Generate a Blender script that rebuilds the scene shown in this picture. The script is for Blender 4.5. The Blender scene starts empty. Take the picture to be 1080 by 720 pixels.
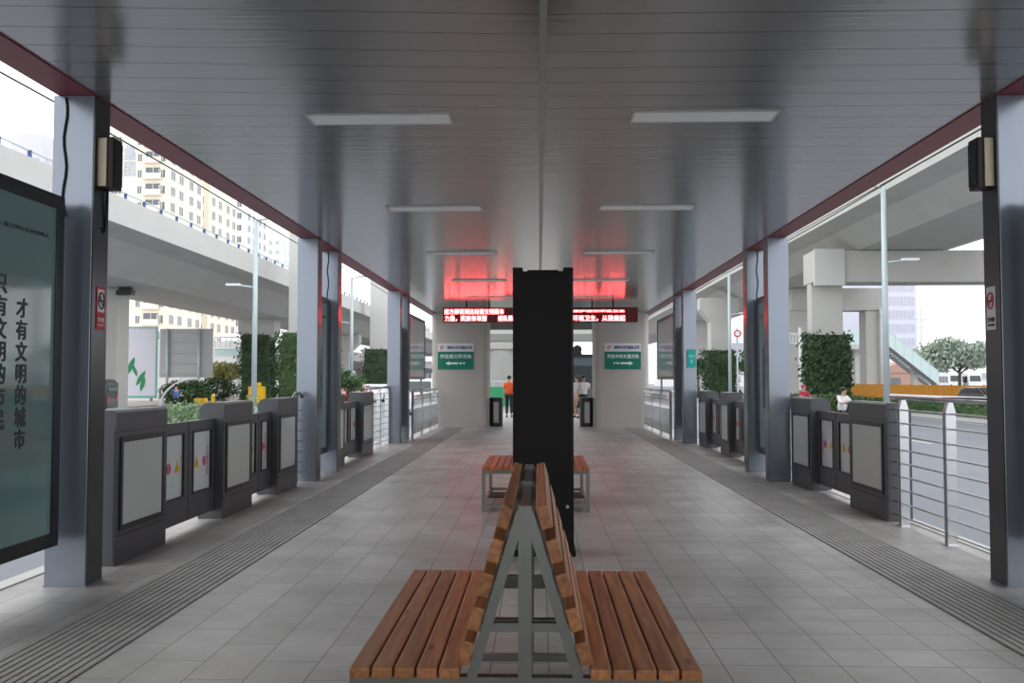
import bpy, bmesh, math, random
from mathutils import Vector, Matrix, Euler
random.seed(7)
R = math.radians
scn = bpy.context.scene
C = scn.collection
F, VX, VY, CX, CH = 960.0, 568.5, 400.0, -0.05, 1.5

def gx(px, Y):            # world x of something seen at column px and known distance Y
    u = (px - 540.) / F; p, w = R(2.386), R(1.70); v = (360. - VY) / F
    b = math.cos(p) - v * math.sin(p)
    return (u * math.cos(w) - b * math.sin(w)) / (u * math.sin(w) + b * math.cos(w)) * Y + CX
def gz(py, Y):
    return CH - (py - VY) / F * Y

# ------------------------------------------------------------------ materials
def mat(name, col, rough=.5, metal=0., var=.06, scale=6., bump=.0, bscale=40., emis=None, estr=0., spec=.5, coat=0., trans=0., ior=1.45, stretch=None, coord='Object'):
    m = bpy.data.materials.new(name); m.use_nodes = True
    nt = m.node_tree; b = nt.nodes['Principled BSDF']
    tc = nt.nodes.new('ShaderNodeTexCoord')
    src = tc.outputs[coord]
    if stretch:
        mp = nt.nodes.new('ShaderNodeMapping'); mp.inputs['Scale'].default_value = stretch
        nt.links.new(src, mp.inputs[0]); src = mp.outputs[0]
    n = nt.nodes.new('ShaderNodeTexNoise'); n.inputs['Scale'].default_value = scale; n.inputs['Detail'].default_value = 4
    nt.links.new(src, n.inputs['Vector'])
    r = nt.nodes.new('ShaderNodeMixRGB'); r.blend_type = 'MIX'
    lo = [max(0, c * (1 - var)) for c in col]; hi = [min(1, c * (1 + var)) for c in col]
    r.inputs[1].default_value = (*lo, 1); r.inputs[2].default_value = (*hi, 1)
    nt.links.new(n.outputs['Fac'], r.inputs[0]); nt.links.new(r.outputs[0], b.inputs['Base Color'])
    b.inputs['Roughness'].default_value = rough; b.inputs['Metallic'].default_value = metal
    b.inputs['Specular IOR Level'].default_value = spec
    b.inputs['Coat Weight'].default_value = coat
    b.inputs['Transmission Weight'].default_value = trans; b.inputs['IOR'].default_value = ior
    if bump:
        n2 = nt.nodes.new('ShaderNodeTexNoise'); n2.inputs['Scale'].default_value = bscale
        nt.links.new(src, n2.inputs['Vector'])
        bp = nt.nodes.new('ShaderNodeBump'); bp.inputs['Strength'].default_value = bump; bp.inputs['Distance'].default_value = .01
        nt.links.new(n2.outputs['Fac'], bp.inputs['Height']); nt.links.new(bp.outputs[0], b.inputs['Normal'])
    if emis:
        b.inputs['Emission Color'].default_value = (*emis, 1); b.inputs['Emission Strength'].default_value = estr
    return m

M = {}
def defm(k, *a, **kw): M[k] = mat(k, *a, **kw)
defm('column_paint', (.25, .28, .33), .24, .55, var=.05, scale=2)
defm('column_inner', (.045, .045, .05), .22, .2, var=.1, scale=2, spec=.7)
defm('gate_paint', (.085, .085, .092), .36, .2, var=.08, scale=3)
defm('gate_black', (.02, .02, .022), .35)
defm('frosted', (.54, .58, .55), .12, .0, var=.05, scale=1.5, spec=.6)
defm('leaf_glass', (.68, .74, .75), .10, .0, var=.05, scale=1.5, spec=.6)
defm('black_paint', (.008, .007, .007), .55, var=.2, scale=2, spec=.3)
defm('frame_black', (.012, .014, .015), .25)
defm('poster', (.16, .27, .27), .06, .0, var=.25, scale=.8, spec=.7)
defm('poster_text', (.01, .02, .025), .4)
defm('red_paint', (.23, .035, .045), .45, var=.1)
defm('ceiling_seam', (.42, .43, .43), .4, .4)
defm('light_frame', (.6, .6, .6), .4, .3)
defm('diffuser', (.82, .83, .82), .5, spec=.2, emis=(1, 1, 1), estr=.06)
defm('concrete', (.52, .51, .48), .85, var=.12, scale=.6, bump=.3, bscale=8)
defm('concrete_pale', (.57, .565, .54), .8, var=.08, scale=.5, bump=.2, bscale=8)
defm('pier_plaster', (.50, .465, .43), .6, var=.08, scale=.9, bump=.15, bscale=20)
defm('stainless', (.62, .63, .64), .22, .95, var=.05, scale=9)
defm('steel_dull', (.22, .23, .21), .35, .35, var=.1, scale=9)
defm('galv', (.50, .58, .60), .5, .3)
defm('cream', (.62, .54, .40), .6)
defm('speaker_dark', (.03, .018, .018), .6)
defm('cable', (.015, .015, .017), .6)
defm('white', (.85, .85, .86), .5)
defm('sign_white', (.80, .78, .82), .5)
defm('sign_green', (.0, .20, .13), .45)
defm('sign_blue', (.05, .08, .25), .5)
defm('sign_red', (.55, .03, .05), .5)
defm('teal', (.0, .38, .34), .5)
defm('text_white', (.9, .95, .92), .5)
defm('warn', (.85, .50, .02), .5)
defm('pink', (.75, .12, .25), .5)
defm('led_back', (.03, .002, .003), .4, emis=(1, .02, .02), estr=.035)
defm('led_case', (.02, .015, .015), .5)
defm('led_text', (.9, .2, .1), .5, emis=(1, .085, .09), estr=13.)
defm('asphalt', (.24, .25, .27), .75, var=.15, scale=.4, bump=.4, bscale=30)
defm('kerb', (.60, .58, .55), .8, var=.1, scale=2)
defm('plaza', (.52, .46, .42), .85, var=.12, scale=.3)
defm('leaf', (.07, .13, .045), .7, var=.55, scale=1.1)
defm('ivy_leaf', (.045, .085, .035), .7, var=.6, scale=.9)
defm('leaf_pale', (.22, .32, .17), .8, var=.35, scale=.7)
defm('leaf_olive', (.36, .36, .14), .8, var=.35, scale=.9)
defm('leaf_hazy', (.40, .47, .38), .8, var=.3, scale=.7)  # far foliage, distance haze put into the leaf colour
defm('bark', (.12, .09, .06), .9, var=.3)
defm('fence_orange', (.72, .33, .035), .55, var=.12, scale=.8)
defm('tower_cream', (.86, .80, .68), .7, var=.03, scale=.05)
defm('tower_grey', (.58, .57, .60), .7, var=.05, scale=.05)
defm('tower_white', (.86, .84, .82), .7, var=.04, scale=.05)
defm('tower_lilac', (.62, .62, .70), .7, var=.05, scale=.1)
defm('pane', (.13, .15, .18), .15, .0, var=.3, scale=.3, spec=.8)
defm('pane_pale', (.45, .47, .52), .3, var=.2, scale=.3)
defm('sign_back', (.45, .46, .46), .5, .2)
defm('billboard_face', (.72, .73, .80), .5, var=.03)
defm('billboard_edge', (.20, .50, .50), .5)
defm('green', (.03, .28, .12), .5)
defm('footbridge', (.50, .66, .66), .5)
defm('stair_glass', (.55, .68, .66), .2, spec=.7)
defm('car_dark', (.02, .035, .04), .2, .2, coat=.8)
defm('car_black', (.02, .018, .022), .2, .2, coat=.8)
defm('car_red', (.35, .02, .03), .25, coat=.8)
defm('car_white', (.8, .8, .8), .3, coat=.6)
defm('car_glass', (.03, .04, .045), .06, spec=.8)
defm('tyre', (.012, .012, .012), .8)
defm('hub', (.4, .4, .42), .35, .8)
defm('lamp_red', (.5, .02, .02), .3)
defm('lamp_clear', (.8, .8, .75), .2)
defm('skin', (.50, .30, .20), .6)
defm('hair', (.012, .009, .008), .5)
defm('vest', (.85, .12, .02), .6)
defm('shirt_white', (.80, .78, .78), .7)
defm('shirt_lilac', (.55, .48, .56), .7)
defm('shirt_blue', (.06, .16, .42), .7)
defm('shirt_red', (.45, .03, .06), .7)
defm('cloth_dark', (.02, .02, .03), .8)
defm('cloth_tan', (.45, .30, .22), .8)
defm('bin_black', (.02, .02, .022), .4)
defm('bin_grey', (.30, .30, .31), .3, .6)
defm('kiosk', (.07, .085, .10), .5)
defm('brick', (.50, .30, .24), .8)

# wood with long grain, one shade per slat through the object position
def wood(name, col, dark):
    m = bpy.data.materials.new(name); m.use_nodes = True; nt = m.node_tree; b = nt.nodes['Principled BSDF']
    N = nt.nodes.new; L = nt.links.new
    tc = N('ShaderNodeTexCoord'); geo = N('ShaderNodeNewGeometry')
    mp = N('ShaderNodeMapping'); mp.inputs['Scale'].default_value = (26, 1.6, 26)
    L(tc.outputs['Object'], mp.inputs[0])
    n = N('ShaderNodeTexNoise'); n.inputs['Scale'].default_value = 1.4; n.inputs['Detail'].default_value = 6; n.inputs['Distortion'].default_value = .6
    L(mp.outputs[0], n.inputs['Vector'])
    cr = N('ShaderNodeValToRGB'); cr.color_ramp.elements[0].position = .32; cr.color_ramp.elements[0].color = (*dark, 1)
    cr.color_ramp.elements[1].position = .62; cr.color_ramp.elements[1].color = (*col, 1)
    L(n.outputs['Fac'], cr.inputs[0])
    # knots
    mk = N('ShaderNodeMapping'); mk.inputs['Scale'].default_value = (11, 3.2, 11); L(tc.outputs['Object'], mk.inputs[0])
    v = N('ShaderNodeTexVoronoi'); v.inputs['Scale'].default_value = 1.; L(mk.outputs[0], v.inputs['Vector'])
    kr = N('ShaderNodeValToRGB'); kr.color_ramp.elements[0].position = .05; kr.color_ramp.elements[0].color = (.45, .35, .3, 1)
    kr.color_ramp.elements[1].position = .16; kr.color_ramp.elements[1].color = (1, 1, 1, 1)
    L(v.outputs['Distance'], kr.inputs[0])
    mx = N('ShaderNodeMixRGB'); mx.blend_type = 'MULTIPLY'; mx.inputs[0].default_value = 1
    L(cr.outputs[0], mx.inputs[1]); L(kr.outputs[0], mx.inputs[2])
    hs = N('ShaderNodeHueSaturation'); L(mx.outputs[0], hs.inputs['Color'])
    ma = N('ShaderNodeMapRange'); ma.inputs[3].default_value = .82; ma.inputs[4].default_value = 1.18
    L(geo.outputs['Random Per Island'], ma.inputs[0]); 
    oi = N('ShaderNodeObjectInfo'); L(oi.outputs['Random'], ma.inputs[0]); L(ma.outputs[0], hs.inputs['Value'])
    L(hs.outputs[0], b.inputs['Base Color']); b.inputs['Roughness'].default_value = .42
    bp = N('ShaderNodeBump'); bp.inputs['Strength'].default_value = .15; bp.inputs['Distance'].default_value = .004
    L(n.outputs['Fac'], bp.inputs['Height']); L(bp.outputs[0], b.inputs['Normal'])
    return m
M['wood'] = wood('varnished_pine', (.60, .265, .10), (.36, .13, .048))
M['wood_orange'] = wood('varnished_pine_orange', (.60, .17, .06), (.45, .11, .035))
M['wood_dark'] = wood('end_grain', (.30, .10, .045), (.20, .06, .03))

def ceiling_mat():
    m = bpy.data.materials.new('ceiling_planks'); m.use_nodes = True; nt = m.node_tree; b = nt.nodes['Principled BSDF']
    N = nt.nodes.new; L = nt.links.new
    tc = N('ShaderNodeTexCoord'); sp = N('ShaderNodeSeparateXYZ'); L(tc.outputs['Object'], sp.inputs[0])
    mn = N('ShaderNodeMath'); mn.operation = 'MINIMUM'; mn.inputs[1].default_value = 0; L(sp.outputs['X'], mn.inputs[0])
    mu = N('ShaderNodeMath'); mu.operation = 'MULTIPLY_ADD'; mu.inputs[1].default_value = -.07; L(mn.outputs[0], mu.inputs[0]); L(sp.outputs['Y'], mu.inputs[2])
    dv = N('ShaderNodeMath'); dv.operation = 'DIVIDE'; dv.inputs[1].default_value = .305; L(mu.outputs[0], dv.inputs[0])
    fr = N('ShaderNodeMath'); fr.operation = 'FRACT'; L(dv.outputs[0], fr.inputs[0])
    # seam mask
    c1 = N('ShaderNodeMath'); c1.operation = 'LESS_THAN'; c1.inputs[1].default_value = .035; L(fr.outputs[0], c1.inputs[0])
    mix = N('ShaderNodeMixRGB'); mix.inputs[1].default_value = (.42, .415, .41, 1); mix.inputs[2].default_value = (.13, .13, .13, 1)
    L(c1.outputs[0], mix.inputs[0]); L(mix.outputs[0], b.inputs['Base Color'])
    # plank crown: gentle arch per plank + ripples along Y
    pp = N('ShaderNodeMath'); pp.operation = 'PINGPONG'; pp.inputs[1].default_value = .5; L(fr.outputs[0], pp.inputs[0])
    mp = N('ShaderNodeMapping'); mp.inputs['Scale'].default_value = (.3, 13., 1); L(tc.outputs['Object'], mp.inputs[0])
    n = N('ShaderNodeTexNoise'); n.inputs['Scale'].default_value = 1.6; n.inputs['Detail'].default_value = 2; L(mp.outputs[0], n.inputs['Vector'])
    seam = N('ShaderNodeMath'); seam.operation = 'SUBTRACT'; L(n.outputs['Fac'], seam.inputs[0]); L(c1.outputs[0], seam.inputs[1])
    b2 = N('ShaderNodeBump'); b2.inputs['Strength'].default_value = .3; b2.inputs['Distance'].default_value = .007
    L(seam.outputs[0], b2.inputs['Height']); L(b2.outputs[0], b.inputs['Normal'])
    b.inputs['Metallic'].default_value = .55; b.inputs['Roughness'].default_value = .2
    return m
M['ceiling'] = ceiling_mat()

def floor_mat():
    m = bpy.data.materials.new('floor_pavers'); m.use_nodes = True; nt = m.node_tree; b = nt.nodes['Principled BSDF']
    N = nt.nodes.new; L = nt.links.new
    tc = N('ShaderNodeTexCoord'); sp = N('ShaderNodeSeparateXYZ'); L(tc.outputs['Object'], sp.inputs[0])
    cb = N('ShaderNodeCombineXYZ'); L(sp.outputs['Y'], cb.inputs['X']); L(sp.outputs['X'], cb.inputs['Y'])
    def brick(w, off, vec):
        k = N('ShaderNodeTexBrick'); k.offset = off; k.inputs['Scale'].default_value = 1
        k.inputs['Brick Width'].default_value = w; k.inputs['Row Height'].default_value = .305
        k.inputs['Mortar Size'].default_value = .0035; k.inputs['Mortar Smooth'].default_value = .3; k.inputs['Bias'].default_value = 0
        k.inputs['Color1'].default_value = (.47, .445, .42, 1); k.inputs['Color2'].default_value = (.55, .525, .50, 1)
        k.inputs['Mortar'].default_value = (.14, .135, .13, 1); L(vec, k.inputs['Vector']); return k
    k1 = brick(.61, .5, cb.outputs[0]); k2 = brick(.305, 0, cb.outputs[0])
    gt = N('ShaderNodeMath'); gt.operation = 'GREATER_THAN'; gt.inputs[1].default_value = .305; L(sp.outputs['X'], gt.inputs[0])
    mc = N('ShaderNodeMixRGB'); L(gt.outputs[0], mc.inputs[0]); L(k1.outputs['Color'], mc.inputs[1]); L(k2.outputs['Color'], mc.inputs[2])
    mf = N('ShaderNodeMixRGB'); L(gt.outputs[0], mf.inputs[0]); L(k1.outputs['Fac'], mf.inputs[1]); L(k2.outputs['Fac'], mf.inputs[2])
    n = N('ShaderNodeTexNoise'); n.inputs['Scale'].default_value = 1.1; n.inputs['Detail'].default_value = 7; n.inputs['Roughness'].default_value = .62; L(tc.outputs['Object'], n.inputs['Vector'])
    cr = N('ShaderNodeValToRGB'); cr.color_ramp.elements[0].position = .33; cr.color_ramp.elements[0].color = (.66, .65, .63, 1)
    cr.color_ramp.elements[1].position = .6; cr.color_ramp.elements[1].color = (1.05, 1.05, 1.05, 1); L(n.outputs['Fac'], cr.inputs[0])
    mx = N('ShaderNodeMixRGB'); mx.blend_type = 'MULTIPLY'; mx.inputs[0].default_value = 1; L(mc.outputs[0], mx.inputs[1]); L(cr.outputs[0], mx.inputs[2])
    n3 = N('ShaderNodeTexNoise'); n3.inputs['Scale'].default_value = 160; L(tc.outputs['Object'], n3.inputs['Vector'])
    c3 = N('ShaderNodeValToRGB'); c3.color_ramp.elements[0].color = (.8, .8, .8, 1); c3.color_ramp.elements[1].color = (1.15, 1.15, 1.15, 1); L(n3.outputs['Fac'], c3.inputs[0])
    m2 = N('ShaderNodeMixRGB'); m2.blend_type = 'MULTIPLY'; m2.inputs[0].default_value = 1; L(mx.outputs[0], m2.inputs[1]); L(c3.outputs[0], m2.inputs[2])
    L(m2.outputs[0], b.inputs['Base Color'])
    rr = N('ShaderNodeMapRange'); rr.inputs[3].default_value = .30; rr.inputs[4].default_value = .58; L(n.outputs['Fac'], rr.inputs[0]); L(rr.outputs[0], b.inputs['Roughness'])
    iv = N('ShaderNodeInvert'); L(mf.outputs[0], iv.inputs['Color'])
    bp = N('ShaderNodeBump'); bp.inputs['Strength'].default_value = .5; bp.inputs['Distance'].default_value = .004; L(iv.outputs[0], bp.inputs['Height']); L(bp.outputs[0], b.inputs['Normal'])
    return m
M['floor'] = floor_mat()
defm('tactile', (.40, .385, .365), .6, var=.3, scale=3)
defm('tactile_groove', (.16, .152, .145), .8, var=.2, scale=3)

# ------------------------------------------------------------------ mesh builder
class MB:
    def __init__(s): s.v = []; s.f = []; s.m = []; s.mi = 0
    def add(s, vs, fs):
        o = len(s.v); s.v += [tuple(p) for p in vs]; s.f += [tuple(o + i for i in f) for f in fs]; s.m += [s.mi] * len(fs); return s
    def box(s, x0, x1, y0, y1, z0, z1):
        x0, x1 = min(x0, x1), max(x0, x1); y0, y1 = min(y0, y1), max(y0, y1); z0, z1 = min(z0, z1), max(z0, z1)
        return s.add([(x0, y0, z0), (x1, y0, z0), (x1, y1, z0), (x0, y1, z0), (x0, y0, z1), (x1, y0, z1), (x1, y1, z1), (x0, y1, z1)],
              [(0, 3, 2, 1), (4, 5, 6, 7), (0, 1, 5, 4), (1, 2, 6, 5), (2, 3, 7, 6), (3, 0, 4, 7)])
    def bar(s, a, b, w, h, up=(0, 0, 1)):
        a, b = Vector(a), Vector(b); d = (b - a).normalized(); u = Vector(up)
        if abs(d.dot(u)) > .99: u = Vector((0, 1, 0))
        r = d.cross(u).normalized() * w / 2; t = r.cross(d).normalized() * h / 2
        vs = [p + q for p in (a, b) for q in (-r - t, r - t, r + t, -r + t)]
        return s.add(vs, [(3, 2, 1, 0), (4, 5, 6, 7), (0, 1, 5, 4), (1, 2, 6, 5), (2, 3, 7, 6), (3, 0, 4, 7)])
    def tube(s, pts, r, n=10, cap=True):
        pts = [Vector(p) for p in pts]; rs = r if isinstance(r, (list, tuple)) else [r] * len(pts)
        rings = []; prev = None
        for i, p in enumerate(pts):
            d = (pts[min(i + 1, len(pts) - 1)] - pts[max(i - 1, 0)]).normalized()
            if prev is None:
                u = Vector((0, 0, 1)) if abs(d.z) < .9 else Vector((1, 0, 0)); u = (u - d * u.dot(d)).normalized()
            else: u = (prev - d * prev.dot(d)).normalized()
            prev = u; w = d.cross(u)
            rings.append([p + (u * math.cos(2 * math.pi * k / n) + w * math.sin(2 * math.pi * k / n)) * rs[i] for k in range(n)])
        vs = [v for r_ in rings for v in r_]; fs = []
        for i in range(len(rings) - 1):
            for k in range(n): fs.append((i * n + k, i * n + (k + 1) % n, (i + 1) * n + (k + 1) % n, (i + 1) * n + k))
        if cap: fs += [tuple(range(n))[::-1], tuple((len(rings) - 1) * n + k for k in range(n))]
        return s.add(vs, fs)
    def prism(s, prof, axis, a, b):
        # prof: list of 2D points (u, w); axis 'x': (y,z) ; 'y': (x,z) ; 'z': (x,y)
        def P(u, w, t): return {'x': (t, u, w), 'y': (u, t, w), 'z': (u, w, t)}[axis]
        n = len(prof); vs = [P(u, w, a) for u, w in prof] + [P(u, w, b) for u, w in prof]
        fs = [tuple(range(n)), tuple(range(2 * n - 1, n - 1, -1))] + [(i, i + n, (i + 1) % n + n, (i + 1) % n) for i in range(n)]
        return s.add(vs, fs)
    def ell(s, c, r, n=14, m=9):
        vs = []; fs = []
        for i in range(m + 1):
            t = math.pi * i / m
            for k in range(n):
                a = 2 * math.pi * k / n; vs.append((c[0] + r[0] * math.sin(t) * math.cos(a), c[1] + r[1] * math.sin(t) * math.sin(a), c[2] + r[2] * math.cos(t)))
        for i in range(m):
            for k in range(n): fs.append((i * n + k, i * n + (k + 1) % n, (i + 1) * n + (k + 1) % n, (i + 1) * n + k))
        return s.add(vs, fs)
    def leaf(s, p, size):
        d = Vector((random.gauss(0, 1), random.gauss(0, 1), random.gauss(0, 1))).normalized(); u = d.orthogonal().normalized(); w = d.cross(u)
        p = Vector(p); a = size * random.uniform(.6, 1.2)
        return s.add([p - u * a, p - w * a * .5, p + u * a, p + w * a * .5], [(0, 1, 2, 3)])
    def build(s, name, m, parent=None, bevel=0, smooth=False, loc=None):
        me = bpy.data.meshes.new(name); me.from_pydata(s.v, [], s.f)
        for mm in (m if isinstance(m, (list, tuple)) else [m]): me.materials.append(M[mm] if isinstance(mm, str) else mm)
        if isinstance(m, (list, tuple)): me.polygons.foreach_set('material_index', s.m)
        bm = bmesh.new(); bm.from_mesh(me); bmesh.ops.recalc_face_normals(bm, faces=bm.faces)
        if bevel: bmesh.ops.bevel(bm, geom=bm.edges[:], offset=bevel, segments=2, affect='EDGES', profile=.6)
        bm.to_mesh(me); bm.free()
        if smooth: me.polygons.foreach_set('use_smooth', [True] * len(me.polygons))
        me.update(); o = bpy.data.objects.new(name, me); C.objects.link(o)
        if loc: o.location = loc
        if parent: o.parent = parent
        return o
def B(*a): return MB().box(*a)

def tag(o, label=None, cat=None, group=None, kind=None):
    if label: o['label'] = label
    if cat: o['category'] = cat
    if group: o['group'] = group
    if kind: o['kind'] = kind
    return o
def thing(name, label, cat, loc=(0, 0, 0), rz=0, group=None):
    o = bpy.data.objects.new(name, None); C.objects.link(o); o.location = loc; o.rotation_euler = (0, 0, rz); o.empty_display_size = .1
    return tag(o, label, cat, group)
def struct(o): o['kind'] = 'structure'; return o
def copy_tree(o, parent=None):
    c = o.copy(); C.objects.link(c); c.parent = parent
    for ch in o.children: copy_tree(ch, c)
    return c
def dup(o, label, loc, rz=None):
    c = copy_tree(o); c['label'] = label; c.location = loc
    if rz is not None: c.rotation_euler = (0, 0, rz)
    return c

def text(name, body, size, m, parent, matrix, depth=.001, bold=0., width=None, height=None, line=1.0, spacing=1.0):
    cu = bpy.data.curves.new(name, 'FONT'); cu.body = body; cu.size = size; cu.extrude = depth
    cu.align_x = 'CENTER'; cu.align_y = 'CENTER'; cu.space_line = line; cu.space_character = spacing
    t = bpy.data.objects.new(name, cu); C.objects.link(t)
    dg = bpy.context.evaluated_depsgraph_get(); dg.update()
    me = bpy.data.meshes.new_from_object(t.evaluated_get(dg)); bpy.data.objects.remove(t)
    xs = [v.co.x for v in me.vertices]; ys = [v.co.y for v in me.vertices]
    if xs:
        cx, cy = (min(xs) + max(xs)) / 2, (min(ys) + max(ys)) / 2
        sx = width / (max(xs) - min(xs)) if width else 1; sy = height / (max(ys) - min(ys)) if height else (sx if width else 1)
        if not width and height: sx = sy
        for v in me.vertices: v.co.x = (v.co.x - cx) * sx; v.co.y = (v.co.y - cy) * sy
    if bold:
        bm = bmesh.new(); bm.from_mesh(me); g0 = bm.verts[:] + bm.edges[:] + bm.faces[:]
        for q, (bx_, by_) in enumerate(((1, 0), (0, 1), (-1, -1))):
            d_ = bmesh.ops.duplicate(bm, geom=g0); vv = [e for e in d_['geom'] if isinstance(e, bmesh.types.BMVert)]
            bmesh.ops.translate(bm, verts=vv, vec=(bx_ * bold, by_ * bold, .0002 * (q + 1)))
        bm.to_mesh(me); bm.free()
    me.transform(matrix); me.materials.clear(); me.materials.append(M[m])
    o = bpy.data.objects.new(name, me); C.objects.link(o)
    if parent: o.parent = parent
    return o
def facing(loc, mode):   # text plane: 'S' faces -Y (towards the camera), 'E' faces +X, 'W' faces -X
    rot = {'S': Euler((R(90), 0, 0)), 'E': Euler((R(90), 0, R(90))), 'W': Euler((R(90), 0, R(-90)))}[mode]
    return Matrix.Translation(loc) @ rot.to_matrix().to_4x4()

# ================================================================== SETTING
ZC = 3.61
Y0, Y1 = -9., 34.
struct(B(-3.88, 3.82, Y0, 60, -.35, 0).build('floor', 'floor'))
struct(B(-3.42, 3.42, Y0, Y1, ZC, ZC + .22).build('ceiling', 'ceiling'))
n = 0
for sx in (-1, 1):
    n += 1
    # red steel edge beam over the column tops
    mb = MB(); xi, xo = sx * 3.33, sx * 3.60
    mb.box(xi, xo, Y0, Y1, ZC - .012, ZC + .01); mb.box(sx * 3.45, sx * 3.48, Y0, Y1, ZC + .01, ZC + .30); mb.box(xi, xo, Y0, Y1, ZC + .30, ZC + .32)
    o = mb.build('trim_%d' % n, 'red_paint'); struct(o)
    # pale kerb at the platform edge
    n += 1
    xk = -3.88 if sx < 0 else 3.82
    struct(B(xk, xk + sx * .14, Y0, 60, -.35, .012).build('trim_%d' % n, 'kerb'))
    # ribbed guiding strip
    n += 1
    a, b_ = (-2.95, -2.38) if sx < 0 else (2.57, 3.14)
    mb = MB(); mb.mi = 1; mb.box(a, b_, 0, 28.4, 0, .003); mb.mi = 0
    pitch = (b_ - a) / 11
    y = 0
    while y < 28.2:
        for k in range(11):
            mb.box(a + k * pitch + .008, a + (k + 1) * pitch - .008, y + .004, y + .300, .003, .009)
        y += .305
    struct(mb.build('trim_%d' % n, ['tactile', 'tactile_groove']))
n += 1
struct(B(-.045, .0, Y0, Y1, ZC - .018, ZC + .01).build('trim_%d' % n, 'ceiling_seam'))
n += 1
struct(B(-3.60, 3.60, Y1, Y1 + .2, ZC - .25, ZC + .32).build('trim_%d' % n, 'steel_dull'))
struct(B(-3.80, -3.62, -3, 3.0, 0, 3.6).build('shade_wall_left', 'concrete')); struct(B(3.62, 3.80, -3, 3.0, 0, 3.6).build('shade_wall_right', 'concrete'))  # unseen side walls added to darken the ceiling and columns near the camera
# roads and ground
struct(B(-4.02, -200, -30, 420, -.6, -.30).build('ground', 'asphalt'))
struct(B(3.96, 200, -30, 420, -.6, -.302).build('ground', 'asphalt'))
struct(B(-3.88, 3.82, 60, 420, -.6, -.1).build('ground', 'plaza'))
struct(B(-26, -120, 56, 200, -.32, -.24).build('ground', 'plaza'))
struct(B(18.2, 19.9, 10, 140, -.31, -.14).build('ground', 'kerb'))
# lane lines on the right road
for k in range(8):
    struct(B(10.9, 11.05, 8 + k * 9, 12 + k * 9, -.302, -.297).build('trim_%d' % (20 + k), 'kerb'))
struct(B(17.5, 17.62, 5, 130, -.302, -.297).build('trim_40', 'kerb'))

# ================================================================== COLUMNS
def column(mirror):
    root = thing('steel_column', 'x', 'column', group='steel platform columns')
    s = mirror
    mb = MB(); mb.box(-s * .0, -s * .305, 0, .235, 0, ZC - .012)   # body hangs outwards from the inner face
    mb.build('column_body', 'column_paint', root, bevel=.006)
    MB().box(0, s * .008, .002, .233, .01, ZC - .013).build('inner_face_panel', 'column_inner', root)
    MB().box(s * .010, -s * .31, -.005, .24, 0, .012).build('base_plate', 'column_paint', root)
    return root
cols = {}
pairs = [(4.92, 6.55), (13.37, 14.74), (21.42, 22.72)]
lab = [('nearest to the camera, in front of the tall light box', 'behind the nearest light box'),
       ('in the middle of the platform, in front of its light box', 'in the middle of the platform, behind its light box'),
       ('of the far pair, the nearer one', 'of the far pair, the one just before the wall posters')]
for side, sx in (('left', -1), ('right', 1)):
    proto = None
    for i, pr in enumerate(pairs):
        for j, y in enumerate(pr):
            if sx > 0: y += (.19, .13, 0)[i]
            L = 'blue grey steel column on the %s, %s' % (side, lab[i][j])
            if proto is None: proto = column(-sx); proto.location = (sx * 3.33, y, 0); proto['label'] = L; o = proto
            else: o = dup(proto, L, (sx * 3.33, y, 0))
            cols[side, i, j] = o

# black cables down the columns
def cable(pts, label, r=.008):
    o = MB().tube(pts, r, 6).build('power_cable', 'cable', smooth=True)
    return tag(o, label, 'cable', 'cables down the columns')
def wob(x, y, z0, z1, amp=.012):
    return [(x + amp * math.sin(i * 1.1), y, z0 + (z1 - z0) * i / 12) for i in range(13)]
cable(wob(-3.54, 6.54, 3.58, 2.70), 'black cable hanging down the front of the nearest left column')
cable([(-3.30, 6.72, 2.92), (-3.31, 6.72, 2.75), (-3.315, 6.72, 2.62), (-3.32, 6.70, 2.60), (-3.322, 6.66, 2.63)], 'short black cable looping below the box on the nearest left column', .009)
cable(wob(-3.50, 14.73, 3.58, 2.72), 'black cable down the second left column face above its light box')
cable(wob(3.50, 14.86, 3.58, 2.72), 'black cable down the second right column face above its light box')

# speaker boxes
def speaker(sx, side):
    r = thing('wall_speaker', 'cream faced dark box speaker fixed high on the nearest %s column' % side, 'speaker', (sx * 3.322, 6.60 + (.19 if sx > 0 else 0), 2.92), 0, 'speakers on the columns')
    MB().box(0, -sx * .115, .0, .15, 0, .38).build('speaker_body', 'speaker_dark', r, bevel=.006)
    MB().box(-sx * .004, -sx * .07, -.012, 0, .01, .37).build('front_plate', 'cream', r, bevel=.002)
    mb = MB()
    for k in range(7): mb.box(-sx * .115, -sx * .119, .02 + k * .018, .04 + k * .018, .03, .35)
    mb.build('grille', 'frame_black', r)
    return r
speaker(-1, 'left'); speaker(1, 'right')

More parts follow.
